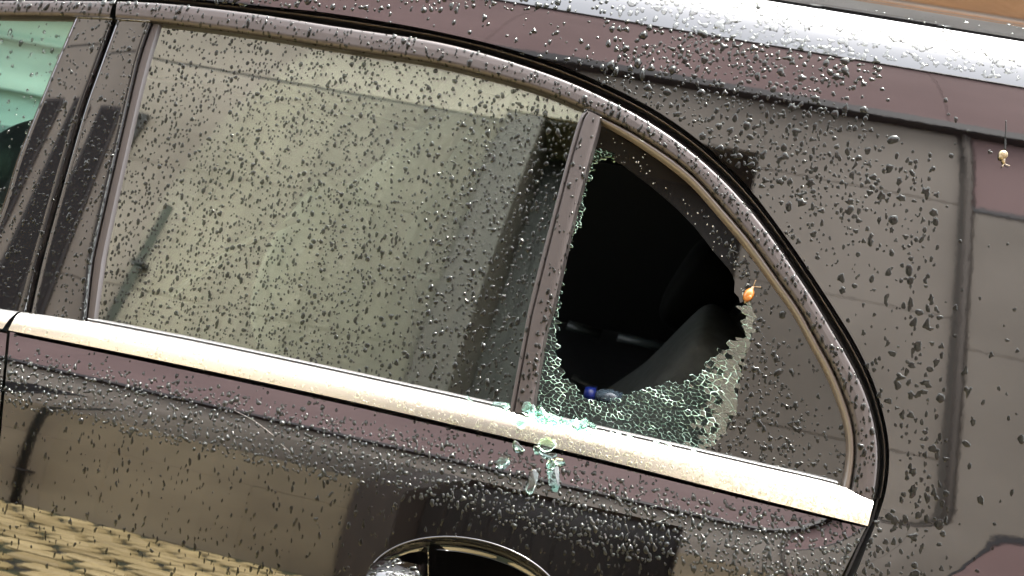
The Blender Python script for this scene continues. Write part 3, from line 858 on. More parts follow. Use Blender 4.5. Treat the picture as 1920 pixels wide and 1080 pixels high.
for i, (c, poly) in enumerate(frs):
    v, f, fm = fragment(c, poly)
    if i < 296:
        obj('glass_fragment', v, f, None, QW, False, [FRAG, FEDGE_D, FEDGE_M, FEDGE], fm)
    else:
        big.add(v, f); bigm += fm
if big.v:
    tag(obj('small_fragments', big.v, big.f, None, QW, False, [FRAG, FEDGE_D, FEDGE_M, FEDGE], bigm), kind='stuff')
# tiny glass crumbs stuck to the border along the hole
cr = MB()
for k in range(95):
    if k < 62:
        a = hole_up[random.randrange(len(hole_up) - 1)]; q = np.array(a) + np.array([random.gauss(14, 14), random.gauss(-12, 12)])
    else:
        q = np.array([random.uniform(1120, 1230), random.uniform(250, 330)])
    if not inpoly([q], BPOLY)[0]: continue
    c0 = at([q], -.0088)[0]; r0 = random.uniform(.0003, .0009)
    cr.blob(c0, (r0 * random.uniform(.6, 1.6), r0, r0 * random.uniform(.6, 1.6)), None, 5, 3)
tag(cr.build('glass_crumbs', mat('crumb_glass', (.5, .52, .47), rough=.1, trans=.5), QW), kind='stuff')
print('fragments', len(frs))

# front window glass
p, f = sheet_px([fpx(-1.42, float(inv([(-60, 27)])[1][0])), (-300, 30), (0, 26), (142, 28), (110, 102), (80, 175), (33, 293), (3, 387), (-50, 520), (-80, 580), (-300, 530), fpx(-1.42, float(inv([(-60, 572)])[1][0]))], 18, -.0095)
p2, _, nr = thick(p, f, .004); n_ = len(p)
FG = obj('window_glass', p2, list(f) + [tuple(i + n_ for i in q) for q in f], FGLASS, FDOOR); wet(FG, 'fglass')

# ------------------------------------------------------------------ cabin
YC = .81
def mir(p):
    p = np.array(p); p[..., 1] = 2 * YC - p[..., 1]
    p[..., 2] -= .075 * smst(YC, YC + .40, p[..., 1]) * smst(1.0, 1.3, p[..., 2])       # the crown of the roof lies on the near half
    return p
# far half of the roof, far side panels and pillars: the near surface mirrored
v, f = cdt([(-1.5, SM), (1.15, SM), (1.15, scen), (-1.5, scen)], .03)
p = mir(P(v[:, 0], v[:, 1]))
FR = obj('far_roof', p, orient(p, f, (0, .3, 1)), PAINT, CAR)
FAR = empty('far_side', (0, 1.6, .9), CAR)
def far_sheet(name, poly, step, material, inset=.05):
    v, f = cdt(poly, step)
    a = mir(P(v[:, 0], v[:, 1])); a[:, 1] -= .0
    q, ff, _ = thick(a, orient(a, f, (0, 1, .3)), inset)
    return obj(name, q, ff, material, FAR)
FWX = float(at_y([[139, 140]], 1.46)[0, 0])      # rear end of the far front window
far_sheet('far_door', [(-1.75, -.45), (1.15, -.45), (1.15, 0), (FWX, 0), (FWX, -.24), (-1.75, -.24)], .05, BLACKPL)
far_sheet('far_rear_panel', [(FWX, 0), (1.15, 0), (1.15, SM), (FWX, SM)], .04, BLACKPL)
rr = [(FWX - .004, .345)]
far_sheet('far_window_rail', [(-1.75, .33), (FWX - .05, .33), (FWX - .015, .322), (FWX - .002, .30), (FWX - .002, SM), (-1.75, SM)], .012, LINER, .03)
v, f = cdt([(-1.75, -.25), (FWX, -.25), (FWX, .34), (-1.75, .34)], .05)
a = mir(P(v[:, 0], v[:, 1])); a[:, 1] -= .02
obj('far_window_glass', a, orient(a, f, (0, -1, -.3)), glass_mat('far_side_glass', (.80, .92, .87), 1.5), FAR)
# lining, floor, bulkheads
CAB = empty('cabin', (0, YC, .5), CAR)
v, f = cdt([(-1.5, .44), (1.15, .44), (1.15, scen), (-1.5, scen)], .04)
lp = P(v[:, 0], v[:, 1]) - N(v[:, 0], v[:, 1]) * .03
obj('roof_lining', np.vstack([lp, mir(lp)]), [tuple(q) for q in f] + [tuple(i + len(lp) for i in q) for q in f], LINER, CAB)
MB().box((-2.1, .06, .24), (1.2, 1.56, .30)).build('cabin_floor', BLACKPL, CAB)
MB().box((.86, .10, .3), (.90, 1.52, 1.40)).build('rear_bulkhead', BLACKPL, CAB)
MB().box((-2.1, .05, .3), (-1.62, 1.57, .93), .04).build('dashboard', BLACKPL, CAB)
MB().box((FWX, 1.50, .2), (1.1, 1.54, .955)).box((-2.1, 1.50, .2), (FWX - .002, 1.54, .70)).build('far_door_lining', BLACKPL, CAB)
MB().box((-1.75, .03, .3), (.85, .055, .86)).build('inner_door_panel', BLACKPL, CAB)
MB().box((.30, .10, .3), (.85, .14, 1.28)).build('inner_quarter_trim', BLACKPL, CAB) if False else None
# seats
def seat(x, y, headpx=None, mat_=LEATHER, wd=.25):
    S = empty('seat', (x, y, .3), CAB)
    MB().blob((x - .05, y, .52), (.29, wd, .12), None, 24, 14, .55).build('cushion', mat_, S, True)
    c, s_ = math.cos(R(18)), math.sin(R(18))
    ax = [(c, 0, -s_), (0, 1, 0), (s_, 0, c)]
    MB().blob((x + .33, y, .80), (.09, wd, .33), ax, 24, 16, .6).build('backrest', mat_, S, True)
    MB().blob((x + .43, y, 1.175), (.055, .14, .10), ax, 22, 14, .6).build('headrest', mat_, S, True)
    return S
S1_ = seat(-1.50, .42); S2_ = seat(-2.25, 1.2)
# rear bench
MB().blob((.02, .81, .52), (.30, .64, .13), None, 28, 14, .5).build('rear_cushion', LEATHER, CAB, True)
c, s_ = math.cos(R(22)), math.sin(R(22)); ax = [(c, 0, -s_), (0, 1, 0), (s_, 0, c)]
MB().blob((.47, .92, .80), (.10, .56, .34), ax, 28, 16, .5).build('rear_backrest', LEATHER, CAB, True)
hc = at_y([[1322, 540]], .62)[0]
MB().blob(hc, (.05, .075, .075), ax, 24, 16, .55).build('rear_headrest', mat('headrest_leather', (.004, .005, .005), rough=.7, spec=.15), CAB, True)
# grey padded bolster of the rear seat, close behind the broken pane
def prow(px, Y): return at_y(np.array(px, float), Y)
bp = []
prof = [(1100, 800), (1180, 745), (1240, 686), (1285, 642), (1310, 626), (1335, 634), (1370, 664), (1420, 720), (1450, 800)]
bol = spline(prof, 40)
front = at_y(bol, .30)
bv = []; bf = []
for k, (dy_, dn) in enumerate(((.0, -.02), (.015, -.004), (.05, .004), (.12, .006), (.20, .0), (.30, -.03))):
    q = front.copy(); q[:, 1] += dy_ - .05; q[:, 2] += dn
    bv.append(q)
low = front.copy(); low[:, 1] -= .055; low[:, 2] -= .20
bv = np.vstack([low] + bv)
for i in range(6):
    for j in range(39): bf.append((i * 40 + j, i * 40 + j + 1, (i + 1) * 40 + j + 1, (i + 1) * 40 + j))
BOL = obj('seat_bolster', bv, orient(bv, bf, (0, -.6, .8)), GREYSEAT, CAB)
sm_ = BOL.modifiers.new('sub', 'SUBSURF'); sm_.levels = 2; sm_.render_levels = 2
b2 = spline([(1330, 690), (1350, 640), (1385, 618), (1420, 606), (1470, 640), (1500, 720)], 20)
fr2 = at_y(b2, .42); bv = []; bf = []
for dy_, dn in ((-.02, -.15), (0, 0), (.03, .004), (.10, 0), (.18, -.03)):
    q = fr2.copy(); q[:, 1] += dy_; q[:, 2] += dn; bv.append(q)
bv = np.vstack(bv)
for i in range(4):
    for j in range(19): bf.append((i * 20 + j, i * 20 + j + 1, (i + 1) * 20 + j + 1, (i + 1) * 20 + j))
B2 = obj('seat_bolster', bv, orient(bv, bf, (0, -.6, .8)), GREYSEAT, CAB)
m2 = B2.modifiers.new('sub', 'SUBSURF'); m2.levels = 2; m2.render_levels = 2
# grey piping, light off the far door trim painted as pale bars, seat belts
TRIMG = mat('grey_seat_piping', (.05, .064, .062), rough=.4)
def bar(name, a, b, Y, wpx, material, dep=.012):
    A, B = at_y([a, b], Y); d = Vector(B - A); n = Vector((0, -1, 0)); up = d.cross(n).normalized() * (wpx * Vector(A - CAM).length / FPX / 2)
    A, B = Vector(A), Vector(B); bk = Vector((0, dep, 0)); v = []
    for q in (A, B):
        v += [q - up + bk, q - up * .75, q - up * .2 - bk * .25, q + up * .2 - bk * .25, q + up * .75, q + up + bk]
    f = [(i, (i + 1) % 6, 6 + (i + 1) % 6, 6 + i) for i in range(6)] + [tuple(range(6))[::-1], tuple(range(6, 12))]
    return obj(name, v, f, material, CAB)
bar('seat_piping', (1063, 611), (1126, 630), 1.20, 17, TRIMG)
bar('seat_piping', (1158, 634), (1290, 664), 1.20, 17, TRIMG)
bar('seat_piping', (1072, 708), (1118, 731), .35, 7, TRIMG)
bar('door_trim_glint', (768, 316), (846, 313), 1.40, 9, mat('sill_trim_glint', (.40, .48, .46), rough=.4))  # pale colour stands for light caught on the trim, here and below
bar('door_trim_glint', (776, 247), (842, 246), 1.40, 5, mat('rail_trim_glint', (.40, .44, .42), rough=.4))
bar('door_trim_glint', (770, 521), (822, 520), 1.40, 9, mat('pull_trim_glint', (.40, .44, .42), rough=.4))
def belt(pts, Y, wpx, material):
    c = spline(pts, 40); t = np.gradient(c, axis=0); t /= np.linalg.norm(t, axis=1, keepdims=True); n = np.stack([-t[:, 1], t[:, 0]], -1)
    v = np.vstack([at_y(c - n * wpx / 2, Y), at_y(c + n * wpx / 2, Y + .012), at_y(c + n * wpx / 2, Y + .014), at_y(c - n * wpx / 2, Y + .002)])
    f = []
    for k in range(4):
        for j in range(39): f.append((k * 40 + j, k * 40 + j + 1, ((k + 1) % 4) * 40 + j + 1, ((k + 1) % 4) * 40 + j))
    return obj('seat_belt', v, f, material, CAB)
belt([(985, 190), (935, 218), (880, 280), (838, 350), (800, 410), (770, 480)], .42, 46, STRAP)
belt([(560, 410), (470, 450), (390, 500), (320, 555)], .30, 12, STRAP)
hb = at_y([[720, 400]], 1.15)[0]
MB().blob(hb, (.075, .06, .055), None, 24, 14, .6).build('far_headrest', mat('far_headrest_cloth', (.30, .31, .28), rough=.7), CAB, True)
# pale covered seat back, its curved edge sweeping up towards the divider
SP = [(955, 203), (908, 232), (866, 292), (828, 370), (797, 460), (772, 570), (752, 730), (540, 715), (470, 600), (500, 470), (560, 380), (610, 330), (650, 345), (690, 318), (760, 262), (850, 214), (905, 200)]
SP = [tuple(q) for q in spline(SP + SP[:1], 90)[:-1]]
v, f = cdt(SP, 16)
dd_ = dist_poly(v, np.array(SP)); bul = .07 * np.sqrt(np.clip(dd_ / 70, 0, 1))
p = at_y(v, .62); p = CAM + (p - CAM) * (1 - bul / 2.1)[:, None]
q, ff, _ = thick(p, orient(p, f, (0, -1, 0)), .06)
obj('seat_back', q, ff, noise_color(mat('pale_seat_cover', rough=.8), (.45, .42, .33), (.72, .69, .57), 9, bump=.2, bscale=60), CAB)
# driver-side headrest silhouette in the front window
hb = at_y([[70, 296]], .42)[0]
MB().blob(hb, (.038, .12, .060), ax, 24, 16, .6).build('front_headrest', LEATHER, CAB, True)

# bottle lying inside, below the hole
BOT = empty('bottle', tuple(at_y([[1120, 742]], .13)[0])); tag(BOT, 'small bottle with a blue cap lying inside the car under the hole', 'bottle')
a_, b_, c_ = at_y([[1096, 737], [1116, 741], [1165, 750]], .13)
MB().tube([a_, a_ * .6 + b_ * .4, b_], [.0075, .0092, .0092], 16).build('cap', BLUE, BOT, True)
MB().tube([b_, b_ * .8 + c_ * .2, b_ * .4 + c_ * .6, c_], [.005, .009, .0105, .009], 16).build('bottle_body', CLEARPL, BOT, True)

# ------------------------------------------------------------------ what the rain falls on: everything wet, for placing drops and loose pieces
def mesh_tris():
    V = []; T = []; K = []; keys = []
    off = 0
    for o, k in WET:
        me = o.data; n = len(me.vertices)
        co = np.empty(n * 3); me.vertices.foreach_get('co', co); co = co.reshape(-1, 3)
        M_ = np.array(world_of(o)); co = co @ M_[:3, :3].T + M_[:3, 3]
        me.calc_loop_triangles(); nt_ = len(me.loop_triangles)
        t = np.empty(nt_ * 3, dtype=np.int32); me.loop_triangles.foreach_get('vertices', t)
        V.append(co); T.append(t.reshape(-1, 3) + off); K += [k] * nt_; off += n
    return np.vstack(V), np.vstack(T), K
WV, WT, WK = mesh_tris()
BVH = BVHTree.FromPolygons([tuple(q) for q in WV], [tuple(int(i) for i in q) for q in WT])
CV = Vector(CAM)
def hit(px):
    d = Vector(ray(np.array(px, float)))
    loc, nrm, idx, dist = BVH.ray_cast(CV, d, 6.0)
    if loc is None: return None
    if nrm.dot(d) > 0: nrm = -nrm
    return loc, nrm, WK[idx]

# ---- loose pieces of glass on the trim and on the door shoulder
def shard(px, size, kind, label, group=None, rot=0.0, lift=0.0, flat=.55):
    h_ = hit(px)
    if h_ is None: return
    loc, n, _ = h_
    r_ = random.Random(int(px[0] * 31 + px[1]))
    t1 = n.cross(Vector((0, 0, 1))).normalized() * -1; t2 = n.cross(t1).normalized()
    S = size * 1.2 / 1650; k = r_.choice((5, 6, 6, 7)); v = []; f = []
    ph = rot
    import bmesh
    T = min(.0048, S * flat * 1.3); el = 1.9 if kind == 'long' else 1.15
    c, s = math.cos(ph), math.sin(ph); bm = bmesh.new()
    tx, ty = (0.03, 0.02) if kind == 'long' else (r_.uniform(-.5, .5), r_.uniform(-.5, .5))
    for i in range(15):
        a = r_.uniform(0, 2 * math.pi); g = S * r_.uniform(.75, 1.05)
        x, y = g * math.cos(a) * el, g * math.sin(a) / (el ** .5)
        z = r_.choice((0, 0, 1, 1, .5, .75)) * T
        x_, y_ = x * c - y * s, x * s + y * c
        bm.verts.new(loc + t1 * x_ + t2 * y_ + n * (z + .0003 + lift + x_ * tx + y_ * ty + (abs(tx) + abs(ty)) * S * .5))
    rr_ = bmesh.ops.convex_hull(bm, input=bm.verts[:])
    bmesh.ops.delete(bm, geom=[e for e in rr_['geom_interior'] if isinstance(e, bmesh.types.BMVert)], context='VERTS')
    bm.verts.index_update(); bm.normal_update()
    v = [q.co.copy() for q in bm.verts]; f = [[q.index for q in fc.verts] for fc in bm.faces]; bm.free()
    o = obj('glass_shard', v, f, SHARD if px[1] < 815 else CLEARSH, None, False)
    tag(o, label, 'glass shard', group or 'loose pieces of broken glass')
    return o
shard((880, 754), 6, 'c', 'tiny green crumb of glass alone on the bright trim, farthest left')
shard((936, 764), 11, 'c', 'green glass piece on the trim just left of the window divider foot')
shard((946, 767), 7, 'c', 'small glass crumb touching the piece left of the window divider foot')
shard((978, 796), 8, 'c', 'thin green glass crumb on the trim straight below the divider foot')
PL = 'green glass crumb in the heap beside the divider foot'
for (x, y, s_, l) in ((992, 770, 10, 0), (1003, 766, 9, .001), (1015, 778, 11, .0005), (1022, 768, 10, .003), (1027, 762, 9, .005), (1012, 788, 10, .001), (1030, 776, 9, .001), (1038, 782, 8, 0),
                      (1020, 793, 7, 0), (1046, 790, 7, 0), (1008, 776, 8, .004)):
    shard((x, y), s_, 'c', PL, 'heap of glass at the divider foot', random.uniform(0, 3), l)
for (x, y, s_) in ((1058, 794, 6), (1068, 797, 7), (1080, 800, 9), (1091, 803, 9), (1099, 808, 6), (1112, 806, 8), (1146, 817, 5), (1158, 818, 6), (1182, 824, 6), (1230, 834, 5), (1252, 838, 5), (1300, 848, 5), (1040, 797, 6)):
    shard((x, y), s_, 'c', 'small glass crumb along the upper edge of the trim under the cracked pane', 'crumbs along the trim edge', random.uniform(0, 3))
for (x, y, s_, l) in ((988, 763, 9, .003), (997, 775, 10, .004), (1007, 786, 8, .003), (1018, 786, 9, .005), (1034, 790, 9, .002), (1026, 782, 10, .006), (1012, 770, 9, .007), (1042, 797, 8, .001), (1050, 786, 8, .003)):
    shard((x, y), s_, 'c', PL, 'heap of glass at the divider foot', random.uniform(0, 3), l)
for (x, y, s_) in ((1140, 793, 9), (1156, 800, 10), (1170, 792, 11), (1186, 800, 12), (1200, 793, 11), (1208, 806, 10), (1192, 812, 8), (1120, 792, 8), (1075, 785, 9), (1060, 780, 8)):
    shard((x, y), s_, 'long', 'green glass flake leaning on the foot of the cracked pane', 'flakes leaning on the cracked pane', random.uniform(.2, 1.2), .001, .3)
shard((1118, 820), 11, 'long', 'long clear glass splinter lying across the bright trim below the cracked pane', rot=.4, flat=.3)
shard((1026, 834), 13, 'c', 'green glass lump straddling the dark gap under the bright trim', lift=.001)
shard((1020, 842), 8, 'c', 'small glass crumb against the lump under the bright trim')
shard((1008, 845), 7, 'c', 'flat glass crumb left of the lump on the gap under the trim')
shard((973, 838), 10, 'c', 'glass crumb on the door shoulder left of the lump under the trim')
shard((943, 868), 11, 'c', 'glass crumb farthest left and lowest on the door shoulder', rot=1.0)
shard((1033, 873), 8, 'c', 'clear glass crumb lying on the upper end of the long flat splinter', lift=.002)
shard((1049, 868), 8, 'c', 'clear glass crumb right of the upper end of the long flat splinter', rot=.5)
shard((1038, 892), 15, 'long', 'long flat dark splinter on the door shoulder, largest loose piece', rot=1.9, flat=.22)
shard((998, 902), 12, 'long', 'flat pointed splinter lowest on the door shoulder, left of the longest one', rot=1.5, flat=.22)

# ---- snails
def snail(px, head, shell_r, colour, body_col, name_label, flatspiral):
    loc, n, _ = hit(px)
    t1 = n.cross(Vector((0, 0, 1))).normalized() * -1; t2 = -n.cross(t1).normalized()
    if t2.z < 0: t2 = -t2
    S = empty('snail', tuple(loc)); tag(S, name_label, 'snail', 'snails on the car')
    MSH = noise_color(mat('snail_shell', colour, rough=.3, coat=.4), tuple(c * .8 for c in colour), colour, 400)
    MBD = mat('snail_body', body_col, rough=.4, coat=.5)
    hd = (t1 * head[0] + t2 * head[1]).normalized(); sd_ = hd.cross(n)
    b = MB()
    tl = .55 if flatspiral else 1.5
    body = [loc - hd * shell_r * tl + n * .0006, loc - hd * shell_r * tl * .55 + n * .0010, loc + n * .0014, loc + hd * shell_r * .9 + n * .0016, loc + hd * shell_r * 1.45 + n * .0022]
    b.tube(body, [.0004, shell_r * .28, shell_r * .36, shell_r * .30, shell_r * .2], 10)
    b.build('body', MBD, S, True)
    tip0 = body[-1]
    for q in (head[2], head[3]):
        d_ = (t1 * q[0] + t2 * q[1]) / 1650
        mbt = MB(); e = tip0 + d_ + n * .0012
        mbt.tube([tip0, tip0 * .5 + e * .5, e], [.0007, .00045, .00045], 6); mbt.blob(e, (.0008,) * 3, None, 6, 5)
        mbt.build('tentacle', MBD, S, True)
    sm = MB(); c0 = loc + n * (shell_r * .75) - hd * shell_r * .1
    if flatspiral:
        axf = [tuple(t1), tuple(t2), tuple(n)]; rs = .0050
        c0 = loc + n * .0026 + t2 * .0006
        sm.blob(c0, (rs, rs, .0034), axf, 22, 14)
        sm.blob(c0 + t2 * -.003 - t1 * .0016, (.0030, .0034, .0028), axf, 14, 10)
        sp = []; sr = []
        for i in range(60):
            a = i / 59 * 2.2 * 2 * math.pi + 3.6; g = (1 - i / 60) ** 1.1
            rad_ = rs * .86 * g; hz_ = .0034 * math.sqrt(max(0, 1 - (rad_ / rs) ** 2)) + .0001
            sp.append(c0 + (t1 * math.cos(a) + t2 * math.sin(a)) * rad_ + n * hz_); sr.append(.00042 * (.4 + .6 * g))
        MB().tube(sp, sr, 6).build('shell_groove', mat('shell_groove_brown', (.05, .032, .014), rough=.4), S, True)
    elif False:
        pts = []; rad = []
        for i in range(56):
            a = i / 55 * 2.6 * 2 * math.pi
            g = math.exp(-0.19 * a)
            rr_ = shell_r * .62 * g
            ang_ = a + 3.9
            pts.append(c0 + (t1 * math.cos(ang_) + t2 * math.sin(ang_)) * rr_ + n * shell_r * .40 * (1 - g)); rad.append(shell_r * .44 * g + .0002)
        sm.tube(pts, rad, 12)
    else:
        ax_ = [tuple(hd), tuple(sd_), tuple(n)]
        sm.blob(c0, (shell_r * 1.15, shell_r * .78, shell_r * .72), ax_, 20, 14)
        c1 = c0 + n * shell_r * .35 - hd * shell_r * .35 + sd_ * shell_r * .25
        sm.blob(c1, (shell_r * .55, shell_r * .45, shell_r * .4), ax_, 14, 10)
    sm.build('shell', MSH, S, True)
snail((1880, 292), (.25, -1, (-2, -6), (9, -3)), .0066, (.20, .155, .075), (.17, .13, .07), 'cream snail with coiled shell on the dark car body at the right edge', True)
snail((1404, 553), (.30, 1, (2, 11), (13, 1)), .0072, (.30, .095, .006), (.2, .13, .06), 'bright orange snail with long feelers beside the hole in the quarter window', False)

# ---- spider threads and the snail's wet trail
def thread(pts, r, label):
    q = [hit(p) for p in spline(pts, 24)]
    q = [a[0] + a[1] * .0012 for a in q if a]
    o = MB().tube(q, r, 5).build('spider_thread', mat('silk', (.16, .15, .135), rough=.4), None, True)
    tag(o, label, 'spider thread')
thread([(440, 770), (478, 790), (515, 818)],     .00016, 'fine pale thread stuck across the wet door shoulder')
thread([(527, 832), (548, 851)],     .00012, 'short fine thread just below the longer one on the door shoulder')

tr = [hit(p_) for p_ in spline([(1886, 226), (1886, 245), (1885, 262), (1884, 282)], 26)]
tv = MB()
tv.tube([a[0] + a[1] * .0002 for a in tr], [.0006 + .0005 * i / 25 for i in range(26)], 7)
tag(tv.build('snail_trail', BEAD, None, True), 'dark wet trail leading down to the cream snail', 'snail trail')

# ------------------------------------------------------------------ rain drops
def mesh_fast(name, V, quads, tris, material):
    me = bpy.data.meshes.new(name)
    nl = len(quads) * 4 + len(tris) * 3
    me.vertices.add(len(V)); me.vertices.foreach_set('co', V.astype(np.float32).ravel())
    me.loops.add(nl); me.polygons.add(len(quads) + len(tris))
    me.loops.foreach_set('vertex_index', np.r_[quads.ravel(), tris.ravel()].astype(np.int32))
    st = np.r_[np.arange(len(quads)) * 4, len(quads) * 4 + np.arange(len(tris)) * 3]
    me.polygons.foreach_set('loop_start', st.astype(np.int32))
    me.polygons.foreach_set('use_smooth', np.ones(len(st), bool))
    me.materials.append(material); me.update(calc_edges=True); me.validate()
    o = bpy.data.objects.new(name, me); COL.objects.link(o); return o
DROPS = []; dgrid = {}
def free(q, r):
    gx, gy = int(q[0] // 24), int(q[1] // 24)
    for i in (-1, 0, 1):
        for j in (-1, 0, 1):
            for (a, b, c) in dgrid.get((gx + i, gy + j), ()):
                if (a - q[0]) ** 2 + (b - q[1]) ** 2 < ((c + r) * .82) ** 2: return False
    dgrid.setdefault((gx, gy), []).append((q[0], q[1], r)); return True
def rain(poly, n, r0, r1, asp, keys, hk=.42, irr=.18, sig=.45, dirn=0.0, dens=None):
    poly = np.array(poly, float); lo, hi = poly.min(0), poly.max(0); got = 0; t = 0
    while got < n and t < n * 12:
        t += 1
        q = rng.uniform(lo, hi)
        if not inpoly([q], poly)[0]: continue
        if dens is not None and rng.random() > dens(q): continue
        r = r0 * 1.06 * math.exp(rng.normal(0, sig)); r = min(max(r, r0 * .4), r1)
        if not free(q, r): continue
        h_ = hit(q)
        if h_ is None or h_[2] not in keys: continue
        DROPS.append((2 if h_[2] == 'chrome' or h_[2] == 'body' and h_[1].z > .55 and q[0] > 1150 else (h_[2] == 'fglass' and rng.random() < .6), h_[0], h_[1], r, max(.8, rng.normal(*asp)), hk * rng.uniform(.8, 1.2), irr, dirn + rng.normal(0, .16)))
        got += 1
G = [(-150, 20), (1130, 20), (1130, 240), (950, 800), (-150, 640)]
rain(G, 4000, 2.45, 5.2, (1.4, .35), {'glass'}, hk=.2, sig=.36, dens=lambda q: 1.0 if q[0] < 700 else .62)
rain([(850, 190), (1110, 200), (960, 770), (760, 700)], 170, 4.2, 6.5, (1.35, .3), {'glass'}, hk=.34)
rain(G, 520, 3.0, 6.5, (1.3, .3), {'fglass'}, hk=.5)
rain([(-100, 30), (300, 30), (230, 610), (-100, 610)], 820, 3.0, 6.5, (1.4, .4), {'pillar'}, hk=.2)
rain([(-150, -2), (220, 0), (600, 42), (900, 94), (1150, 188), (1150, 236), (900, 143), (600, 90), (215, 40), (-150, 34)], 1400, 3.7, 7, (1.9, .5), {'frame'}, hk=.25)
rain([(1050, 130), (1700, 500), (1700, 960), (1560, 960), (1400, 470), (1050, 240)], 560, 2.9, 6, (1.7, .4), {'frame'}, hk=.25)
rain([(1080, 200), (1140, 220), (1000, 780), (950, 780)], 110, 3.2, 6, (1.5, .4), {'divider'}, hk=.25)
rain([(350, -20), (1300, -60), (1300, 130), (1120, 160), (350, 10)], 420, 4.2, 9.5, (1.25, .4), {'body'}, hk=.50, irr=.18)
rain([(1040, 110), (1320, 60), (1620, 170), (1700, 560), (1560, 560), (1300, 240)], 680, 3.3, 8, (1.3, .35), {'body'}, hk=.145, irr=.2, dens=lambda q: 1.0 if q[0] < 1540 else .35)
rain([(1480, 150), (1750, 300), (1790, 1150), (1560, 1150), (1690, 880), (1560, 560)], 450, 3.8, 9, (1.4, .4), {'body'}, hk=.14, irr=.22, dens=lambda q: 1.0 if q[0] < 1740 else .4)
rain([(1640, 160), (2050, 240), (2050, 1100), (1750, 1100), (1640, 400)], 95, 4.1, 9.5, (1.3, .4), {'body'}, hk=.14, irr=.22)
rain([(1200, -10), (1500, 0), (2050, 70), (2050, 170), (1300, 60)], 360, 4.2, 13, (.95, .3), {'body'}, irr=.5, hk=.17, dens=lambda q: .25 + .75 * math.exp(-abs((q[1] - 20) - (q[0] - 1500) * .155) / 16))
rain([(1280, 30), (1640, 100), (1660, 170), (1280, 110)], 110, 4.4, 9, (.9, .3), {'body'}, irr=.35, hk=.3)
rain([(1450, 0), (2050, 60), (2050, 90), (1450, 14)], 30, 2.5, 4, (.9, .3), {'roof'}, irr=.3, hk=.25)
CHP = [(-120, 545), (0, 575), (1660, 930), (1650, 1000), (0, 640), (-120, 620)]
rain(CHP, 2300, 2.9, 6, (1.2, .35), {'chrome'}, hk=.5, irr=.22)
LED = [(-150, 590), (0, 622), (300, 680), (980, 830), (1630, 990), (1600, 1120), (1160, 1045), (740, 925), (320, 835), (0, 755), (-150, 720)]
rain(LED, 2300, 3.1, 6.2, (1.25, .4), {'door'}, irr=.2, hk=.52, dirn=.35, sig=.36)
FLK = [(-150, 720), (0, 758), (320, 838), (740, 928), (1160, 1048), (1600, 1120), (1600, 1300), (-150, 1300)]
rain(FLK, 1050, 2.4, 5, (2.4, .6), {'door'}, hk=.28, irr=.25, dens=lambda q: 1.0 if q[1] - .2 * q[0] < 1000 else .3)
rain([(690, 1030), (810, 1040), (800, 1130), (690, 1120)], 120, 4.2, 9, (1.0, .3), {'handle'}, irr=.4)
rain([(1390, 440), (1600, 800), (1600, 930), (1300, 850), (1400, 600)], 330, 3.0, 7, (1.25, .35), {'border'}, hk=.25, irr=.3)
rain([(1300, 380), (1390, 440), (1410, 560)], 30, 3.0, 6, (1.25, .35), {'border'}, irr=.3)
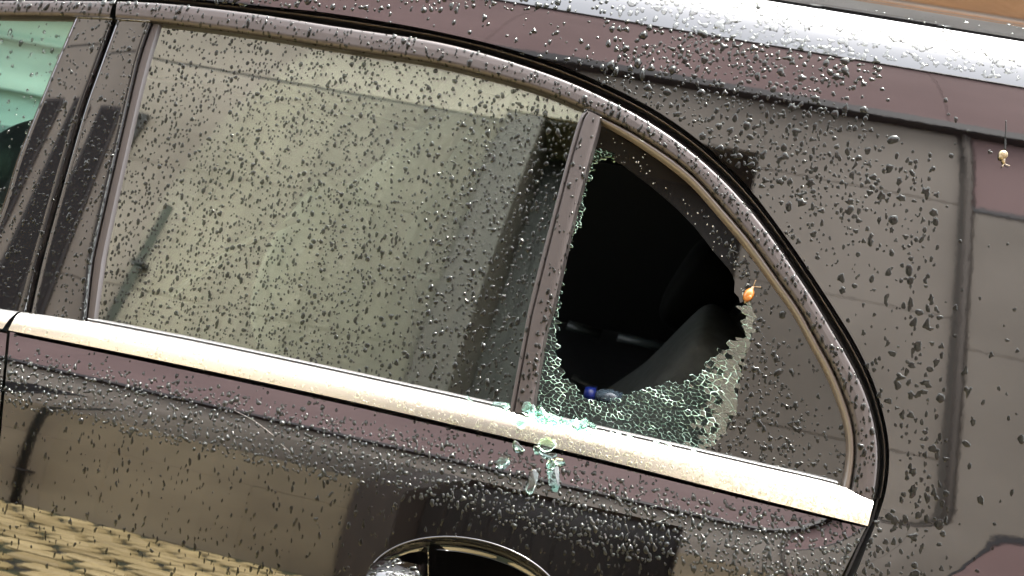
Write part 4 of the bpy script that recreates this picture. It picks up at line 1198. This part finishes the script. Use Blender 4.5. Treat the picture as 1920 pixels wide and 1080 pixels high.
def beads(name, D, material, label):
    n = len(D); K = 12
    L = np.array([tuple(d[1]) for d in D]); NN = np.array([tuple(d[2]) for d in D])
    rr = np.array([d[3] for d in D]) / 1660.0; asp = np.array([d[4] for d in D]); hk = np.array([d[5] for d in D]); irr = np.array([d[6] for d in D]); dr = np.array([d[7] for d in D])
    dn = np.array([0, 0, -1.0]) - NN * (-NN[:, 2:3]); dn /= np.linalg.norm(dn, axis=1, keepdims=True); sd2 = np.cross(NN, dn)
    c, s = np.cos(dr)[:, None], np.sin(dr)[:, None]
    dn, sd2 = dn * c + sd2 * s, sd2 * c - dn * s
    th = np.linspace(0, 2 * math.pi, K, endpoint=False)[None]
    F = 1 + irr[:, None] * (rng.normal(0, .5, (n, 1)) * np.cos(2 * th + rng.uniform(0, 6.3, (n, 1))) + rng.normal(0, .7, (n, 1)) * np.cos(3 * th + rng.uniform(0, 6.3, (n, 1))) + rng.normal(0, .55, (n, 1)) * np.cos(5 * th + rng.uniform(0, 6.3, (n, 1)))
                            + rng.normal(0, .3, (n, K)))
    F = np.clip(F, .35, 1.9)
    ax_ = rr * np.sqrt(asp); bx_ = rr / np.sqrt(asp); hz = np.minimum(ax_, bx_) * hk * 1.55
    rings = ((1.0, -.10), (.95, .22), (.80, .58), (.55, .84), (.27, .97))
    VV = []
    sag = .22 * ax_[:, None]          # the belly of a drop hangs a little low
    for (kr, kh) in rings:
        du = ax_[:, None] * F * np.cos(th) * kr + sag * kh
        dv = bx_[:, None] * F * np.sin(th) * kr
        VV.append(L[:, None] + dn[:, None] * du[..., None] + sd2[:, None] * dv[..., None] + NN[:, None] * (hz[:, None] * kh)[..., None])
    VV.append((L + dn * sag + NN * hz[:, None])[:, None])
    V = np.concatenate(VV, axis=1); per = V.shape[1]
    q0 = []
    for j in range(4):
        for i in range(K): q0.append((j * K + i, j * K + (i + 1) % K, (j + 1) * K + (i + 1) % K, (j + 1) * K + i))
    t0 = [(4 * K + i, 4 * K + (i + 1) % K, 5 * K) for i in range(K)]
    offs = (np.arange(n) * per)[:, None, None]
    Q = (np.array(q0)[None] + offs).reshape(-1, 4); T = (np.array(t0)[None] + offs).reshape(-1, 3)
    Vf = V.reshape(-1, 3)
    a, b_, c_ = Vf[T[0, 0]], Vf[T[0, 1]], Vf[T[0, 2]]
    if np.cross(b_ - a, c_ - a) @ NN[0] < 0: Q = Q[:, ::-1]; T = T[:, ::-1]
    RD = mesh_fast(name, Vf, Q, T, material)
    tag(RD, label, 'raindrops', kind='stuff')

beads('raindrops', [d for d in DROPS if not d[0]], BEAD, 'dark beads of rain scattered over the car paint and side glass')
beads('raindrops', [d for d in DROPS if d[0] == 2], BEAD2, 'pale beads and flakes of rain on the bright trim and the shining roof edge')
beads('raindrops', [d for d in DROPS if d[0] == 1], WATER, 'clear beads of rain on the front side window')
print('drops', len(DROPS))
